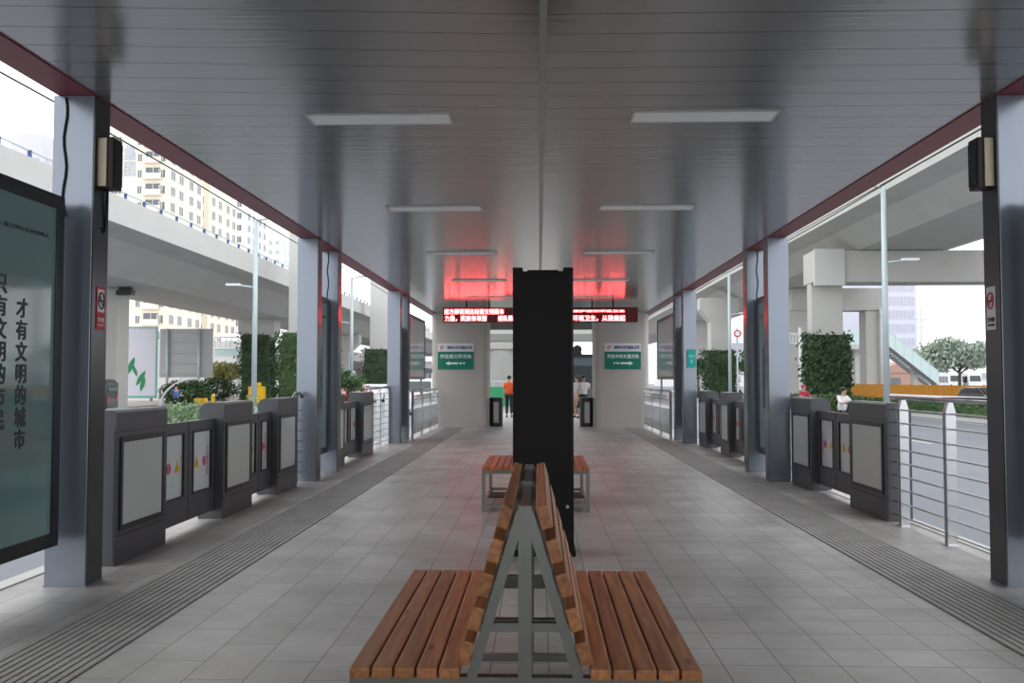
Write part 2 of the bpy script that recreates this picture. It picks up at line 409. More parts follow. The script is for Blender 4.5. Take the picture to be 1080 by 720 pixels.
def no_smoking(sx, side, low):
    r = thing('no_smoking_sign', 'small no smoking notice with crossed circle on the nearest %s column' % side, 'sign', (sx * 3.321, 6.66 + (.19 if sx > 0 else 0), 1.87), 0, 'no smoking notices')
    MB().box(0, -sx * .004, -.045, .085, 0, .32).build('sign_plate', low, r)
    MB().box(-sx * .004, -sx * .006, -.03, .07, .13, .30).build('sign_face', 'sign_white', r)
    ring = MB(); pts = [(-sx * .008, .02 + .042 * math.cos(t * math.pi / 12), .215 + .06 * math.sin(t * math.pi / 12)) for t in range(25)]
    ring.tube(pts, .006, 5, cap=False); ring.bar((-sx * .008, -.01, .255), (-sx * .008, .05, .175), .004, .011)
    ring.build('prohibition_ring', 'sign_red' if side == 'right' else 'cable', r)
    ic = MB().box(-sx * .006, -sx * .008, -.012, .055, .208, .220); ic.build('cigarette_symbol', 'cable', r)
    text('lettering', '禁止吸烟', .05, 'text_white' if low == 'sign_red' else 'cable', r, facing((-sx * .006, .02, .075), 'E' if sx < 0 else 'W'), width=.10, height=.035)
    text('lettering', 'NO SMOKING', .03, 'text_white' if low == 'sign_red' else 'cable', r, facing((-sx * .006, .02, .035), 'E' if sx < 0 else 'W'), width=.10, height=.016)
no_smoking(-1, 'left', 'sign_red'); no_smoking(1, 'right', 'sign_white')

# ================================================================== LIGHT BOXES
def rrect(y0, y1, z0, z1, r, n=6):
    p = []
    for cy, cz, a0 in ((y1 - r, z1 - r, 0), (y0 + r, z1 - r, 90), (y0 + r, z0 + r, 180), (y1 - r, z0 + r, 270)):
        for k in range(n + 1): a = R(a0 + 90 * k / n); p.append((cy + r * math.cos(a), cz + r * math.sin(a)))
    return p
def lightbox(sx, ylen, label):
    r = thing('light_box', label, 'light box', group='light boxes between the columns')
    # local: inner face at x=0, body outwards (sx), y from 0 to ylen, z absolute
    z0, z1 = .325, 2.81
    MB().prism(rrect(0, ylen, z0, z1, .04), 'x', sx * .02, sx * .17).build('case', 'frame_black', r)
    fr = MB(); w = .10
    fr.box(0, sx * .03, 0, ylen, z0, z0 + w); fr.box(0, sx * .03, 0, ylen, z1 - w, z1)
    fr.box(0, sx * .03, 0, w, z0 + w, z1 - w); fr.box(0, sx * .03, ylen - w, ylen, z0 + w, z1 - w)
    fr.build('face_frame', 'frame_black', r, bevel=.004)
    MB().box(sx * .008, sx * .022, w, ylen - w, z0 + w, z1 - w).build('poster_glass', 'poster', r)
    f = 'E' if sx < 0 else 'W'
    P = lambda y, z: facing((sx * .006, y, z), f)
    c1, c2 = (ylen * .18, ylen * .42) if sx < 0 else (ylen * .58, ylen * .82)
    c1, c2 = (.44, .68) if sx < 0 else (ylen - .68, ylen - .44)
    if sx < 0:
        text('lettering', '\n'.join('只有文明的市民'), .13, 'poster_text', r, P(c1, 1.675), height=.99, width=.125, line=1.05, bold=.004)
        text('lettering', '\n'.join('才有文明的城市'), .13, 'poster_text', r, P(c2, 1.54), height=.99, width=.125, line=1.05, bold=.004)
    else:
        text('lettering', '\n'.join('只有文明的市民'), .13, 'poster_text', r, P(c1, 1.675), height=.99, width=.125, line=1.05, bold=.004)
        text('lettering', '\n'.join('才有文明的城市'), .13, 'poster_text', r, P(c2, 1.54), height=.99, width=.125, line=1.05, bold=.004)
    text('lettering', '公益广告·做文明有礼的郑州人', .04, 'poster_text', r, P(ylen * .5, 2.50), width=.80, height=.032)
    for yy, zz in ((-.03, .7), (-.03, 2.4), (ylen - .02, .7), (ylen - .02, 2.4)): MB().box(sx * .06, sx * .12, yy, yy + .05, zz, zz + .08).build('bracket', 'frame_black', r)
    return r
for side, sx in (('left', -1), ('right', 1)):
    p = lightbox(sx, 1.18, 'tall black framed light box nearest the camera on the %s, teal glass with vertical lettering' % side); p.location = (sx * 3.465, 5.24 + (.2 if sx > 0 else 0), 0)
    q = dup(p, 'tall black framed light box between the middle %s columns' % side, (sx * 3.465, 13.66 + (.1 if sx > 0 else 0), 0)); q.scale = (1, .86, 1)
    q = dup(p, 'tall black framed light box between the far %s columns' % side, (sx * 3.465, 21.72, 0)); q.scale = (1, .80, 1)

# ================================================================== GATES
def cabinet(sx, Ln, label):
    r = thing('gate_cabinet', label, 'gate cabinet', group='dark gate cabinets along the platform edges')
    # cross-section with a rounded outer top
    w, h, rr = .27, 1.25, .10
    prof = [(0, 0), (0, h - .02), (sx * .02, h)]
    for k in range(7): a = R(90 - 90 * k / 6); prof.append((sx * (w - rr + rr * math.cos(a)), h - rr + rr * math.sin(a)))
    prof.append((sx * w, 0))
    MB().prism(prof, 'y', 0, Ln).build('cabinet_body', 'gate_paint', r)
    fr = MB(); a, b_, c, d = .07, Ln - .07, .27, 1.03
    for q in ((a, b_, c, c + .045), (a, b_, d - .045, d), (a, a + .045, c + .045, d - .045), (b_ - .045, b_, c + .045, d - .045)): fr.box(-sx * .012, sx * .004, *q)
    fr.build('panel_frame', 'gate_black', r)
    MB().box(-sx * .004, sx * .004, a + .04, b_ - .04, c + .04, d - .04).build('glass_panel', 'frosted', r)
    MB().box(-sx * .016, 0, 0, Ln, .215, .232).build('ledge', 'gate_paint', r)
    mb = MB(); mb.box(-sx * .002, sx * .002, .0, Ln, 1.07, 1.078); mb.build('cover_joint', 'gate_black', r)
    MB().box(sx * .01, sx * (w - .01), -.006, .0, .03, 1.1).build('end_plate', 'gate_paint', r)
    return r
def leaf_gate(sx, Ln, flip, label):
    r = thing('sliding_gate', label, 'gate', group='sliding gates between the cabinets')
    z0, z1 = .10, 1.08
    fr = MB(); fr.box(0, sx * .05, 0, Ln, z0, .34); fr.box(0, sx * .05, 0, Ln, .98, z1); fr.box(0, sx * .05, 0, .10, .34, .98); fr.box(0, sx * .05, Ln - .10, Ln, .34, .98)
    fr.build('gate_frame', 'gate_paint', r)
    mb = MB()
    for q in ((.10, Ln - .10, .34, .36), (.10, Ln - .10, .96, .98), (.10, .12, .36, .96), (Ln - .12, Ln - .10, .36, .96)): mb.box(-sx * .008, sx * .01, *q)
    mb.build('rubber_seal', 'gate_black', r)
    g = MB().box(sx * .015, sx * .03, .11, Ln - .11, .35, .97).build('glass_pane', 'leaf_glass', r)
    yc = .24 if flip else Ln - .24; f = 'E' if sx < 0 else 'W'
    MB().prism([(yc - .06, .60), (yc + .06, .60), (yc, .71)], 'x', sx * .010, sx * .014).build('warning_triangle', 'warn', g)
    text('warning_mark', '!', .07, 'cable', g, facing((sx * .008, yc, .64), f), height=.05, width=.01)
    yc2 = Ln - .19 if flip else .19
    text('lettering', '\n'.join('禁止翻越护栏'), .04, 'pink', g, facing((sx * .008, yc2, .65), f), height=.32, width=.035)
    mb = MB(); pts = [(sx * .010, yc2 + (.09 if not flip else -.09) + .035 * math.cos(t * math.pi / 8), .65 + .045 * math.sin(t * math.pi / 8)) for t in range(17)]
    mb.tube(pts, .007, 5, cap=False); mb.bar((sx * .01, pts[6][1], .69), (sx * .01, pts[14][1], .61), .004, .01); mb.build('prohibition_ring', 'pink', g)
    return r
XL, XR = -3.46, 3.62
def bay(side, sx, items, where):
    x = XL if sx < 0 else XR
    cache = {}; names = ['nearest', 'second', 'third', 'fourth']; ci = gi = 0
    for it in items:
        if it[0] == 'c':
            L = 'grey gate cabinet with frosted panel, %s in the %s %s row' % (names[ci], side, where); ci += 1
            o = cabinet(sx, it[2] - it[1], L); o.location = (x, it[1], 0)
        else:
            a, b_ = it[1], it[2]; h = (b_ - a) / 2 - .013
            for k in range(2):
                L = 'low glazed gate, %s leaf of %s opening, %s %s row' % (('nearer', 'farther')[k], ('near', 'far')[gi] , side, where)
                o = leaf_gate(sx, h, k == 1, L); o.location = (x + sx * .09, a + k * (h + .02), 0)
            gi += 1
bay('left', -1, [('c', 7.27, 8.28), ('g', 8.29, 9.77), ('c', 9.78, 10.78), ('g', 10.79, 11.82), ('c', 11.83, 12.78)], 'foreground')
bay('left', -1, [('c', 15.25, 15.95), ('g', 15.95, 17.5), ('c', 17.5, 18.7)], 'distant')
bay('right', 1, [('c', 9.79, 10.93), ('g', 10.94, 12.44), ('c', 12.45, 13.42)], 'foreground')
bay('right', 1, [('c', 15.6, 16.5), ('g', 16.5, 17.75), ('c', 17.75, 18.6), ('g', 18.6, 20.1), ('c', 20.1, 21.1)], 'distant')

# railings
def railing(y0, y1, x, posts, label, top=1.32, over=.1):
    r = thing('steel_railing', label, 'railing', (x, 0, 0), 0)
    MB().tube([(0, y0 - over, top), (0, y1, top)], .03, 12).build('handrail', 'stainless', r, smooth=True)
    for k in range(9):
        z = .09 + k * .137
        MB().tube([(0, y0, z), (0, y1, z)], .009, 8).build('rail_bar', 'stainless', r, smooth=True)
    for p in posts:
        mb = MB()
        for dy in (-.03, .03):
            mb.prism([(-.045, 0), (.045, 0), (.045, 1.2), (.02, 1.29), (-.02, 1.29), (-.045, 1.2)], 'y', p + dy - .006, p + dy + .006)
        mb.box(-.06, .06, p - .07, p + .07, 0, .008); mb.tube([(0, p, 1.27), (0, p, top)], .01, 6)
        mb.build('rail_post', 'stainless', r)
    return r
railing(7.02, 9.76, 3.68, [9.48, 8.42, 7.2], 'stainless steel railing of thin horizontal bars near the right column')
railing(18.72, 21.38, -3.60, [18.95, 20.1, 21.2], 'stainless steel railing beyond the distant left gates, before the far column')
def loop_rail(x, y0, y1, label):
    r = thing('handrail', label, 'handrail', (x, 0, 0))
    MB().tube([(0, y0, 1.14), (0, y0 + .08, 1.26), (0, y0 + .2, 1.3), (0, y1 - .1, 1.3), (0, y1, 1.24)], .022, 10).build('grab_bar', 'steel_dull', r, smooth=True)
    mb = MB(); mb.tube([(0, (y0 + y1) / 2, 0), (0, (y0 + y1) / 2, 1.3)], .02, 8); mb.build('rail_post', 'steel_dull', r, smooth=True)
    mb = MB()
    for k in range(7): mb.tube([(0, y0, .15 + k * .15), (0, y1, .15 + k * .15)], .008, 6)
    mb.build('rail_bar', 'stainless', r, smooth=True)
loop_rail(-3.55, 12.82, 13.35, 'short steel handrail between the third left cabinet and the column')

# ================================================================== BENCHES
def bench(wood_, label):
    r = thing('double_bench', label, 'bench', group='back to back wooden benches')
    L = 1.62; zt = .51
    for sx in (-1, 1):
        for k in range(5):                      # seat slats
            x = .225 + k * .0775
            s = MB().box(sx * x, sx * (x + .070), 0, L, zt - .038, zt).build('seat_slat', wood_, r, bevel=.006)
        for k in range(5):                      # back slats, tilted
            t = k / 4; cz = 1.025 - t * .465; cx = .068 + t * .135
            d = Vector((.135, -.465)).normalized(); nrm = Vector((d.y, -d.x)) * -1     # outward-up normal
            nrm = Vector((.96, .28))
            hw = .041; th = .021
            P = [(cx + d.x * -hw + nrm.x * -th, cz - d.y * hw * -1 * -1 + nrm.y * -th) for _ in (0,)]
            c = Vector((cx, cz)); q = [c - d * hw - nrm * th, c + d * hw - nrm * th, c + d * hw + nrm * th, c - d * hw + nrm * th]
            MB().prism([(sx * p.x, p.y) for p in q], 'y', 0, L).build('back_slat', wood_, r, bevel=.006)
    # three A-shaped steel frames
    for y in (.05, L / 2, L - .05):
        mb = MB()
        for sx in (-1, 1):
            mb.bar((sx * .012, y, 1.04), (sx * .185, y, .47), .035, .045, up=(0, 1, 0))
        mb.bar((0, y, .06), (0, y, 1.06), .046, .046); mb.bar((-.16, y, .64), (.16, y, .64), .03, .03)
        mb.build('back_frame', 'steel_dull', r)
        mb = MB(); mb.box(-.61, .61, y - .02, y + .02, zt - .08, zt - .039)
        mb.box(-.61, .61, y - .018, y + .018, .06, .095)
        mb.build('cross_rail', 'steel_dull', r)
        for sx in (-1, 1):
            if y == L / 2: continue
            MB().box(sx * .57, sx * .61, y - .02, y + .02, 0, zt - .08).build('leg', 'steel_dull', r)
    for sx in (-1, 1):
        MB().box(sx * .57, sx * .605, .05, L - .05, zt - .075, zt - .04).build('side_rail', 'steel_dull', r)
        MB().box(sx * .575, sx * .605, .05, L - .05, .065, .095).build('side_rail', 'steel_dull', r)
    MB().box(-.018, .018, .05, L - .05, .965, 1.04).build('ridge_rail', 'steel_dull', r)
    MB().box(-.56, .56, .55, 1.05, .095, .105).build('under_shelf', 'black_paint', r)
    return r
b1 = bench('wood', 'back to back bench of varnished wood slats in the foreground'); b1.location = (-.10, 3.16, 0)
b2 = bench('wood_orange', 'orange slatted back to back bench standing behind the black pylon'); b2.location = (-.09, 10.33, 0)

# black pylon
r = thing('display_pylon', 'tall black pylon standing behind the foreground bench', 'pylon', (0, 0, 0))
MB().box(-.275, .245, 7.80, 8.22, 0, 2.43).build('pylon_body', 'black_paint', r, bevel=.008)
mb = MB(); mb.box(-.275, -.19, 7.80, 8.22, 2.425, 2.462); mb.box(.16, .245, 7.80, 8.22, 2.425, 2.462); mb.box(-.15, .12, 7.84, 8.18, 2.42, 2.445)
mb.build('top_cap', 'black_paint', r)
MB().box(.228, .232, 7.792, 7.80, .06, 2.40).build('door_joint', 'frame_black', r)
MB().tube([(.19, 7.80, .42), (.19, 7.785, .42)], .014, 12).build('lock', 'hub', r)
MB().box(-.29, .26, 7.79, 8.23, 0, .05).build('plinth', 'black_paint', r)

# ================================================================== CEILING LIGHTS
def clight(label):
    r = thing('ceiling_light', label, 'ceiling light', group='flat ceiling lights')
    mb = MB(); w, d = .58, .15
    for q in ((-w, w, -d, -d + .018), (-w, w, d - .018, d), (-w, -w + .018, -d, d), (w - .018, w, -d, d)): mb.box(*q, -.012, 0)
    mb.build('light_frame', 'light_frame', r)
    MB().box(-w + .018, w - .018, -d + .018, d - .018, -.008, 0).build('diffuser', 'diffuser', r)
    return r
cl = None
ordn = ['nearest', 'second', 'third', 'fourth', 'fifth', 'sixth']
for i, y in enumerate((7.25, 11.12, 15.1, 19.3, 23.2, 27.1)):
    for side, x in (('left', -1.33), ('right', 1.27)):
        L = 'flat oblong ceiling light, %s from the camera on the %s half' % (ordn[i], side)
        if cl is None: cl = clight(L); cl.location = (x, y, ZC - .001)
        else: dup(cl, L, (x, y, ZC - .001))

# ================================================================== LED SIGNS
def led(x0, x1, label, rows):
    Y = 24.65
    r = thing('led_sign', label, 'led sign', ((x0 + x1) / 2, Y, 3.05), 0, 'red led signs under the ceiling')
    w = (x1 - x0) / 2
    MB().box(-w, w, 0, .12, 0, .40).build('sign_case', 'led_case', r, bevel=.004)
    MB().box(-w + .02, w - .02, -.004, 0, .02, .38).build('display_face', 'led_back', r)
    for xx in (-w * .35, w * .28): MB().tube([(xx, .06, .40), (xx, .06, ZC - 3.05)], .02, 8).build('hanger_rod', 'cable', r, smooth=True)
    for body, cx, cz, ww, hh in rows: text('lettering', body, .16, 'led_text', r, facing((cx, -.006, cz), 'S'), width=ww, height=hh, bold=.007)
led(-2.66, -.70, 'red led text sign hanging left of the black pylon', [('前方即将到达站请文明乘车', -.13, .29, 1.62, .145), ('力量，民族有希望', -.36, .105, 1.14, .15), ('排队乘', .72, .105, .40, .15)])
led(.80, 2.62, 'red led text sign hanging right of the black pylon', [('环境卫生，从我做起', -.14, .105, 1.42, .155), ('保护城市环境卫生', -.14, .30, 1.40, .06)])

# ================================================================== CONCRETE PIERS UNDER THE ROOF WITH GREEN SIGNS
def sign_pier(x0, x1, side, dest, left):
    r = thing('concrete_pier', 'thick plastered pier at the %s end of the platform' % side, 'pier', ((x0 + x1) / 2, 28.8, 0), 0, 'plastered piers at the platform end')
    w = (x1 - x0) / 2; rr = .18
    prof = []
    for cx, cy, a0 in ((w - rr, .9 + .9 - rr, 0), (-w + rr, 1.8 - rr, 90), (-w + rr, rr, 180), (w - rr, rr, 270)):
        for k in range(6): a = R(a0 + 90 * k / 5); prof.append((cx + rr * math.cos(a), cy + rr * math.sin(a)))
    MB().prism(prof, 'z', 0, ZC - .002).build('pier_shaft', 'pier_plaster', r)
    MB().prism([(a * 1.02, b_ * 1.0) for a, b_ in prof], 'z', .86, .862).build('joint_line', 'concrete', r)
    s = thing('direction_sign', 'green and white direction sign with %s arrow on the %s pier' % ('left' if left else 'right', side), 'sign', ((x0 + x1) / 2 + (-.12 if left else .02), 28.77, 1.82), 0, 'direction signs on the piers')
    MB().box(-.57, .57, 0, .03, 0, .82).build('sign_panel', 'sign_white', s)
    MB().box(-.57, .57, -.006, 0, 0, .56).build('green_field', 'sign_green', s)
    text('lettering', '郑州公共交通总公司', .12, 'sign_blue', s, facing((.12, -.003, .69), 'S'), width=.78, height=.11, bold=.004)
    mb = MB(); mb.tube([(-.43 + .055 * math.cos(t * .5), -.004, .69 + .055 * math.sin(t * .5)) for t in range(11)], .014, 5); mb.box(-.455, -.405, -.008, 0, .66, .70); mb.build('round_logo', 'pink', s)
    text('lettering', dest, .14, 'text_white', s, facing((0, -.009, .41), 'S'), width=.98, height=.13, bold=.003)
    sg = 1 if left else -1
    mb = MB(); mb.prism([(-sg * .32, .19), (-sg * .20, .26), (-sg * .20, .22), (sg * .08, .22), (sg * .08, .16), (-sg * .20, .16), (-sg * .20, .12)], 'y', -.012, -.006)
    mb.box(sg * .12, sg * .20, -.012, -.006, .16, .22); mb.box(sg * .24, sg * .29, -.012, -.006, .16, .22); mb.build('arrow', 'text_white', s)
sign_pier(-3.46, -1.68, 'left', '开往西三环方向', True)
sign_pier(1.72, 3.42, 'right', '开往中州大道方向', False)

# wall posters before the piers (one per side) and the bar railings under them
for side, sx in (('left', -1), ('right', 1)):
    r = thing('display_case', 'grey framed glass display case beyond the far %s column' % side, 'display case', (sx * 3.42, 23.6, 0), 0, 'display cases near the piers')
    MB().box(sx * .02, sx * .14, 0, 3.2, 1.50, 3.22).build('case_back', 'frame_black', r)
    mb = MB()
    for q in ((0, 3.2, 1.50, 1.58), (0, 3.2, 3.14, 3.22), (0, .08, 1.58, 3.14), (3.12, 3.2, 1.58, 3.14)): mb.box(-sx * .01, sx * .03, *q)
    mb.build('case_frame', 'steel_dull', r)
    MB().box(sx * .006, sx * .02, .08, 3.12, 1.58, 3.14).build('case_glass', 'leaf_glass', r)
    mb = MB()
    for yy in (.3, 2.9): mb.box(sx * .05, sx * .10, yy - .03, yy + .03, 0, 1.51)
    mb.build('case_leg', 'steel_dull', r)
    r = thing('bar_railing', 'shiny vertical bar railing below the %s display case' % side, 'railing', (sx * 3.50 - sx * .25, 22.98, 0), 0, 'bar railings near the piers')
    MB().tube([(0, 0, 1.2), (0, 5.6, 1.2)], .028, 8).build('handrail', 'stainless', r, smooth=True)
    MB().tube([(0, 0, .12), (0, 5.6, .12)], .018, 8).build('bottom_rail', 'stainless', r, smooth=True)
    MB().tube([(0, 0, .98), (0, 5.6, .98)], .014, 8).build('middle_rail', 'stainless', r, smooth=True)
    bar = None
    for k in range(30):
        yy = .1 + k * .186
        if bar is None: bar = MB().tube([(0, 0, 0), (0, .04, .25), (0, -.04, .6), (0, 0, .98)], .013, 6).build('rail_bar', 'stainless', r, smooth=True); bar.location = (0, yy, .12)
        else: c = bar.copy(); c.location = (0, yy, .12); C.objects.link(c); c.parent = r
    for yy in (.02, 1.87, 3.73, 5.58): MB().box(-.03, .03, yy - .03, yy + .03, 0, 1.19).build('rail_post', 'stainless', r)

# small teal plate on right far column
r = thing('station_plate', 'small teal plate with white lettering on the far right column', 'sign', (3.50, 21.38, 1.78))
MB().box(-.09, .11, 0, .02, 0, .42).build('sign_plate', 'teal', r)
text('lettering', '出口', .09, 'text_white', r, facing((.01, -.004, .27), 'S'), width=.10, height=.07)
text('lettering', '1', .09, 'text_white', r, facing((.01, -.004, .14), 'S'), height=.09)

# bins by the piers
def bin_(x, label):
    r = thing('litter_bin', label, 'bin', (x + (.03 if x < 0 else -.03), 29.30, 0), 0, 'litter bins by the piers')
    MB().tube([(0, 0, 0), (0, 0, .05), (0, 0, .86)], [.20, .215, .215], 20).build('bin_body', 'bin_black', r, smooth=False)
    MB().tube([(0, 0, .86), (0, 0, .90), (0, 0, .93)], [.225, .225, .17], 20).build('bin_lid', 'bin_black', r)
    MB().box(-.07, .09, -.222, -.20, .12, .78).build('front_panel', 'bin_grey', r, bevel=.004)
    return r
bin_(-1.46, 'round black bin with grey front beside the left pier'); bin_(1.50, 'round black bin with grey front beside the right pier')

# ================================================================== BEYOND THE ROOF END
r = thing('round_pier', 'pale round concrete pier far beyond the platform end', 'pier', (gx(529, 58), 58, 0))
MB().tube([(0, 0, 0), (0, 0, 3.4)], 1.3, 32).build('pier_shaft', 'concrete_pale', r, smooth=False)
MB().box(-2.2, 2.2, -1.4, 1.4, 3.4, 4.6).build('pier_cap', 'concrete', r)
r = thing('ticket_booth', 'dark grey booth standing beyond the right pier', 'booth', (2.1, 40, 0))
MB().box(-1.2, 1.6, 0, 2.4, 0, 2.5).build('booth_wall', 'kiosk', r, bevel=.02)
MB().box(-1.3, 1.7, -.1, 2.5, 2.5, 2.6).build('booth_roof', 'frame_black', r)
MB().box(-.9, .2, -.02, 0, 1.1, 2.1).build('window', 'car_glass', r)
r = thing('round_vent', 'dark round drum standing on the booth roof', 'drum', (1.65, 40.6, 2.6))
MB().tube([(0, -.25, .22), (0, .25, .22)], .2, 18).build('drum_shell', 'frame_black', r); MB().box(-.2, .2, -.15, .15, 0, .1).build('drum_foot', 'frame_black', r)
# green barrier left
r = thing('crossing_barrier', 'green panelled barrier beyond the left pier', 'barrier', (-2.35, 43, 0))
MB().box(-.7, 1.0, 0, .06, .25, 1.15).build('barrier_panel', 'green', r)
mb = MB()
for k in range(5): mb.tube([(-.7 + k * .425, .03, 0), (-.7 + k * .425, .03, 1.4)], .025, 8)
mb.tube([(-.7, .03, 1.4), (1.0, .03, 1.4)], .025, 8); mb.build('barrier_rail', 'galv', r)
# far canopy over the crossing
r = thing('far_canopy', 'grey canopy over the crossing far beyond the platform', 'canopy', (0, 46, 0))
MB().box(-4.5, 4.5, 0, 9, 3.75, 4.1).build('canopy_slab', 'concrete', r); MB().box(-4.5, 4.5, -.1, .2, 3.45, 3.8).build('front_beam', 'steel_dull', r)
for sx in (-1, 1):
    MB().box(sx * 4.1, sx * 4.4, .3, .6, 0, 3.8).build('canopy_post', 'steel_dull', r)

# ================================================================== VIADUCTS
def concrete_beam(name, sections, ys, m, label, extra=None):
    r = thing(name, label, 'viaduct', (0, 0, 0))
    MB().prism(sections, 'y', ys[0], ys[1]).build('bridge_deck', m, r)
    return r
# left viaduct
lv = thing('viaduct', 'long grey elevated road passing on the left above the street', 'viaduct', (0, 0, 0))
prof = [(-18.2, 8.2), (-18.2, 8.55), (-32.5, 8.55), (-32.5, 8.2), (-29.5, 8.0), (-27.3, 6.83), (-22.1, 6.83), (-19.8, 8.05)]
MB().prism(prof, 'y', 5, 210).build('bridge_deck', 'concrete', lv)
MB().box(-18.17, -18.45, 5, 210, 8.21, 9.42).build('parapet', 'concrete_pale', lv); MB().box(-32.2, -32.5, 5, 210, 8.5, 9.4).build('parapet', 'concrete_pale', lv)
rl = MB(); rl.tube([(-18.35, 5, 9.72), (-18.35, 210, 9.72)], .04, 6); rl.build('bridge_railing', 'galv', lv)
bk = None
for k in range(80):
    y = 30 + k * 1.9
    if bk is None: bk = MB().box(-.05, .05, -.06, .06, 0, .32).add([], []).build('railing_bracket', 'sign_blue', lv); bk.location = (-18.35, y, 9.42)
    else: c = bk.copy(); c.location = (-18.35, y, 9.42); C.objects.link(c); c.parent = lv
mb = MB()
for k in range(7): mb.box(-18.19, -18.202, 10 + k * 27, 10.06 + k * 27, 8.2, 9.4)
mb.build('expansion_joint', 'gate_paint', lv)

def ivy(parent, x0, x1, y0, y1, z0, z1, n, m='ivy_leaf', size=.16, out=.25):
    mb = MB()
    for _ in range(n):
        side = random.choice('SSEWE')
        o_ = abs(random.gauss(0, out))
        z = z0 + (z1 - z0) * random.random() + random.gauss(0, .1)
        bulge = .25 * math.sin(z * 3.1) * out
        if side == 'S': p = (random.uniform(x0 - out, x1 + out), y0 - o_ - bulge, z)
        elif side == 'E': p = (x1 + o_ + bulge, random.uniform(y0, y1), z)
        else: p = (x0 - o_ - bulge, random.uniform(y0, y1), z)
        mb.leaf(p, size)
    mb.box(x0 - out * .6, x1 + out * .6, y0 - out * .6, y1, z0, z1)
    o = mb.build('ivy', m, parent); return o
def pier(x, y, w, d, top, label, cap=None, iv=None, m='concrete', name='viaduct_pier', tint='ivy_leaf'):
    r = thing(name, label, 'pier', (x, y, -.3), 0)
    MB().box(-w / 2, w / 2, -d / 2, d / 2, 0, top + .3).build('pier_shaft', m, r, bevel=.06)
    if cap:
        cw, ch = cap; MB().prism([(-w / 2, top + .3 - ch - .5), (w / 2, top + .3 - ch - .5), (cw / 2, top + .3 - ch * .6), (cw / 2, top + .3), (-cw / 2, top + .3), (-cw / 2, top + .3 - ch * .6)], 'y', -d / 2 - .02, d / 2 + .02).build('pier_cap', m, r)
    if iv: ivy(r, -w / 2, w / 2, -d / 2, d / 2, 0, iv + .3, 2600, tint, out=.5)
    return r
pier(gx(117, 53), 53, 1.35, 1.6, 6.82, 'square concrete pier under the left viaduct, nearest one', cap=None)
MB_ = MB
p2 = pier(gx(273, 80.1), 80.1, 1.75, 1.8, 6.82, 'ivy clad pier with widened head under the left viaduct', cap=(3.2, 1.9), iv=5.4)
pier(gx(362, 108), 108, 1.7, 1.7, 6.82, 'distant pier under the left viaduct seen behind the middle column', cap=(4, 1.6))
# bearings
r = thing('bridge_bearing', 'dark drain box hanging under the left viaduct by its nearest pier', 'drain box', (gx(140, 53), 51.5, 6.36))
MB().box(-.4, .5, 0, .5, .0, .30).build('box_shell', 'gate_black', r); MB().box(-.3, .4, .1, .4, .30, .46).build('bracket', 'gate_black', r)
# tall white piers in front of the left viaduct, ivy at their feet
for px, w, Y, d_, lb in ((322, 1.9, 60, 1.6, 'tall pale pier with green ivy foot just behind the middle left column'), (404, 2.5, 93, 1.6, 'tall pale pier with ivy foot beside the far left column')):
    r = pier(gx(px, Y), Y, w, d_, 15, lb, cap=(6, 1.6), iv=4.55, m='concrete_pale', name='tall_pier', tint='leaf' if px < 350 else 'ivy_leaf')
# lower ramp far left
lr = thing('ramp_bridge', 'lower concrete ramp bridge far away on the left', 'viaduct', (0, 0, 0))
MB().prism([(-23, 3.8), (-23, 4.9), (-36, 4.9), (-36, 3.8), (-33, 3.0), (-26, 3.0)], 'y', 112, 220).build('bridge_deck', 'concrete', lr)
for yy in (118, 150, 180): MB().box(-30.5, -28.5, yy, yy + 1.8, -.3, 3.1).build('pier_shaft', 'concrete', lr)

# right viaduct
rv = thing('viaduct', 'wide elevated road overhead on the right, seen from below', 'viaduct', (0, 0, 0))
prof = [(14.8, 9.6), (14.8, 9.95), (25.6, 9.95), (25.6, 9.6), (23.6, 9.4), (22.05, 8.57), (17.4, 8.57), (16.0, 9.42)]
MB().prism(prof, 'y', 5, 210).build('bridge_deck', 'concrete', rv)
MB().box(14.8, 15.05, 5, 210, 9.9, 10.9).build('parapet', 'concrete_pale', rv); MB().box(25.35, 25.6, 5, 210, 9.9, 10.9).build('parapet', 'concrete_pale', rv)
def portal(y, xl, xr, w, bx0, label, bd=1.5):
    r = thing('portal_frame', label, 'pier', (xl, y, -.3))
    MB().box(-w / 2, w / 2, -bd / 2, bd / 2, 0, 7.1).build('pier_shaft', 'concrete', r, bevel=.08)
    MB().box(xr - xl - w * .45, xr - xl + w * .45, -w / 2, w / 2, 0, 7.1).build('pier_shaft', 'concrete', r, bevel=.08)
    MB().box(bx0 - xl, xr - xl + w / 2, -w / 2 - .1, w / 2 + .1, 7.1, 8.84).build('cross_beam', 'concrete', r, bevel=.05)
    return r
pf = portal(51, gx(871, 51), 27.2, 1.75, gx(854, 51), 'concrete portal frame with ivy clad leg under the right viaduct', .8)
ivy(pf, -.95, .95, -.5, .5, 0, 4.25, 3600, out=.16)
MB().box(-.9, .75, -1.2, -.95, 6.9, 8.9).build('cap_block', 'concrete_pale', pf, bevel=.03)
portal(71.5, gx(840, 71.5), gx(919.5, 71.5), 1.5, gx(833, 71.5), 'second concrete portal frame behind the ivy clad one')
pier(gx(758, 80), 80, 1.6, 1.6, 8.56, 'pale pier with ivy foot seen between the right columns', cap=(3.4, 1.6), iv=4.0, m='concrete')
pier(gx(740, 112), 112, 1.6, 1.6, 8.56, 'far pier seen beside the far right column', cap=(3.4, 1.6))
r = thing('drain_pipe', 'pale rain pipe on the second portal leg', 'pipe', (gx(929.5, 70.5), 70.5, -.3)); MB().tube([(0, 0, 0), (0, 0, 7.2)], .12, 10).build('pipe_run', 'concrete_pale', r, smooth=True)
mb = MB()
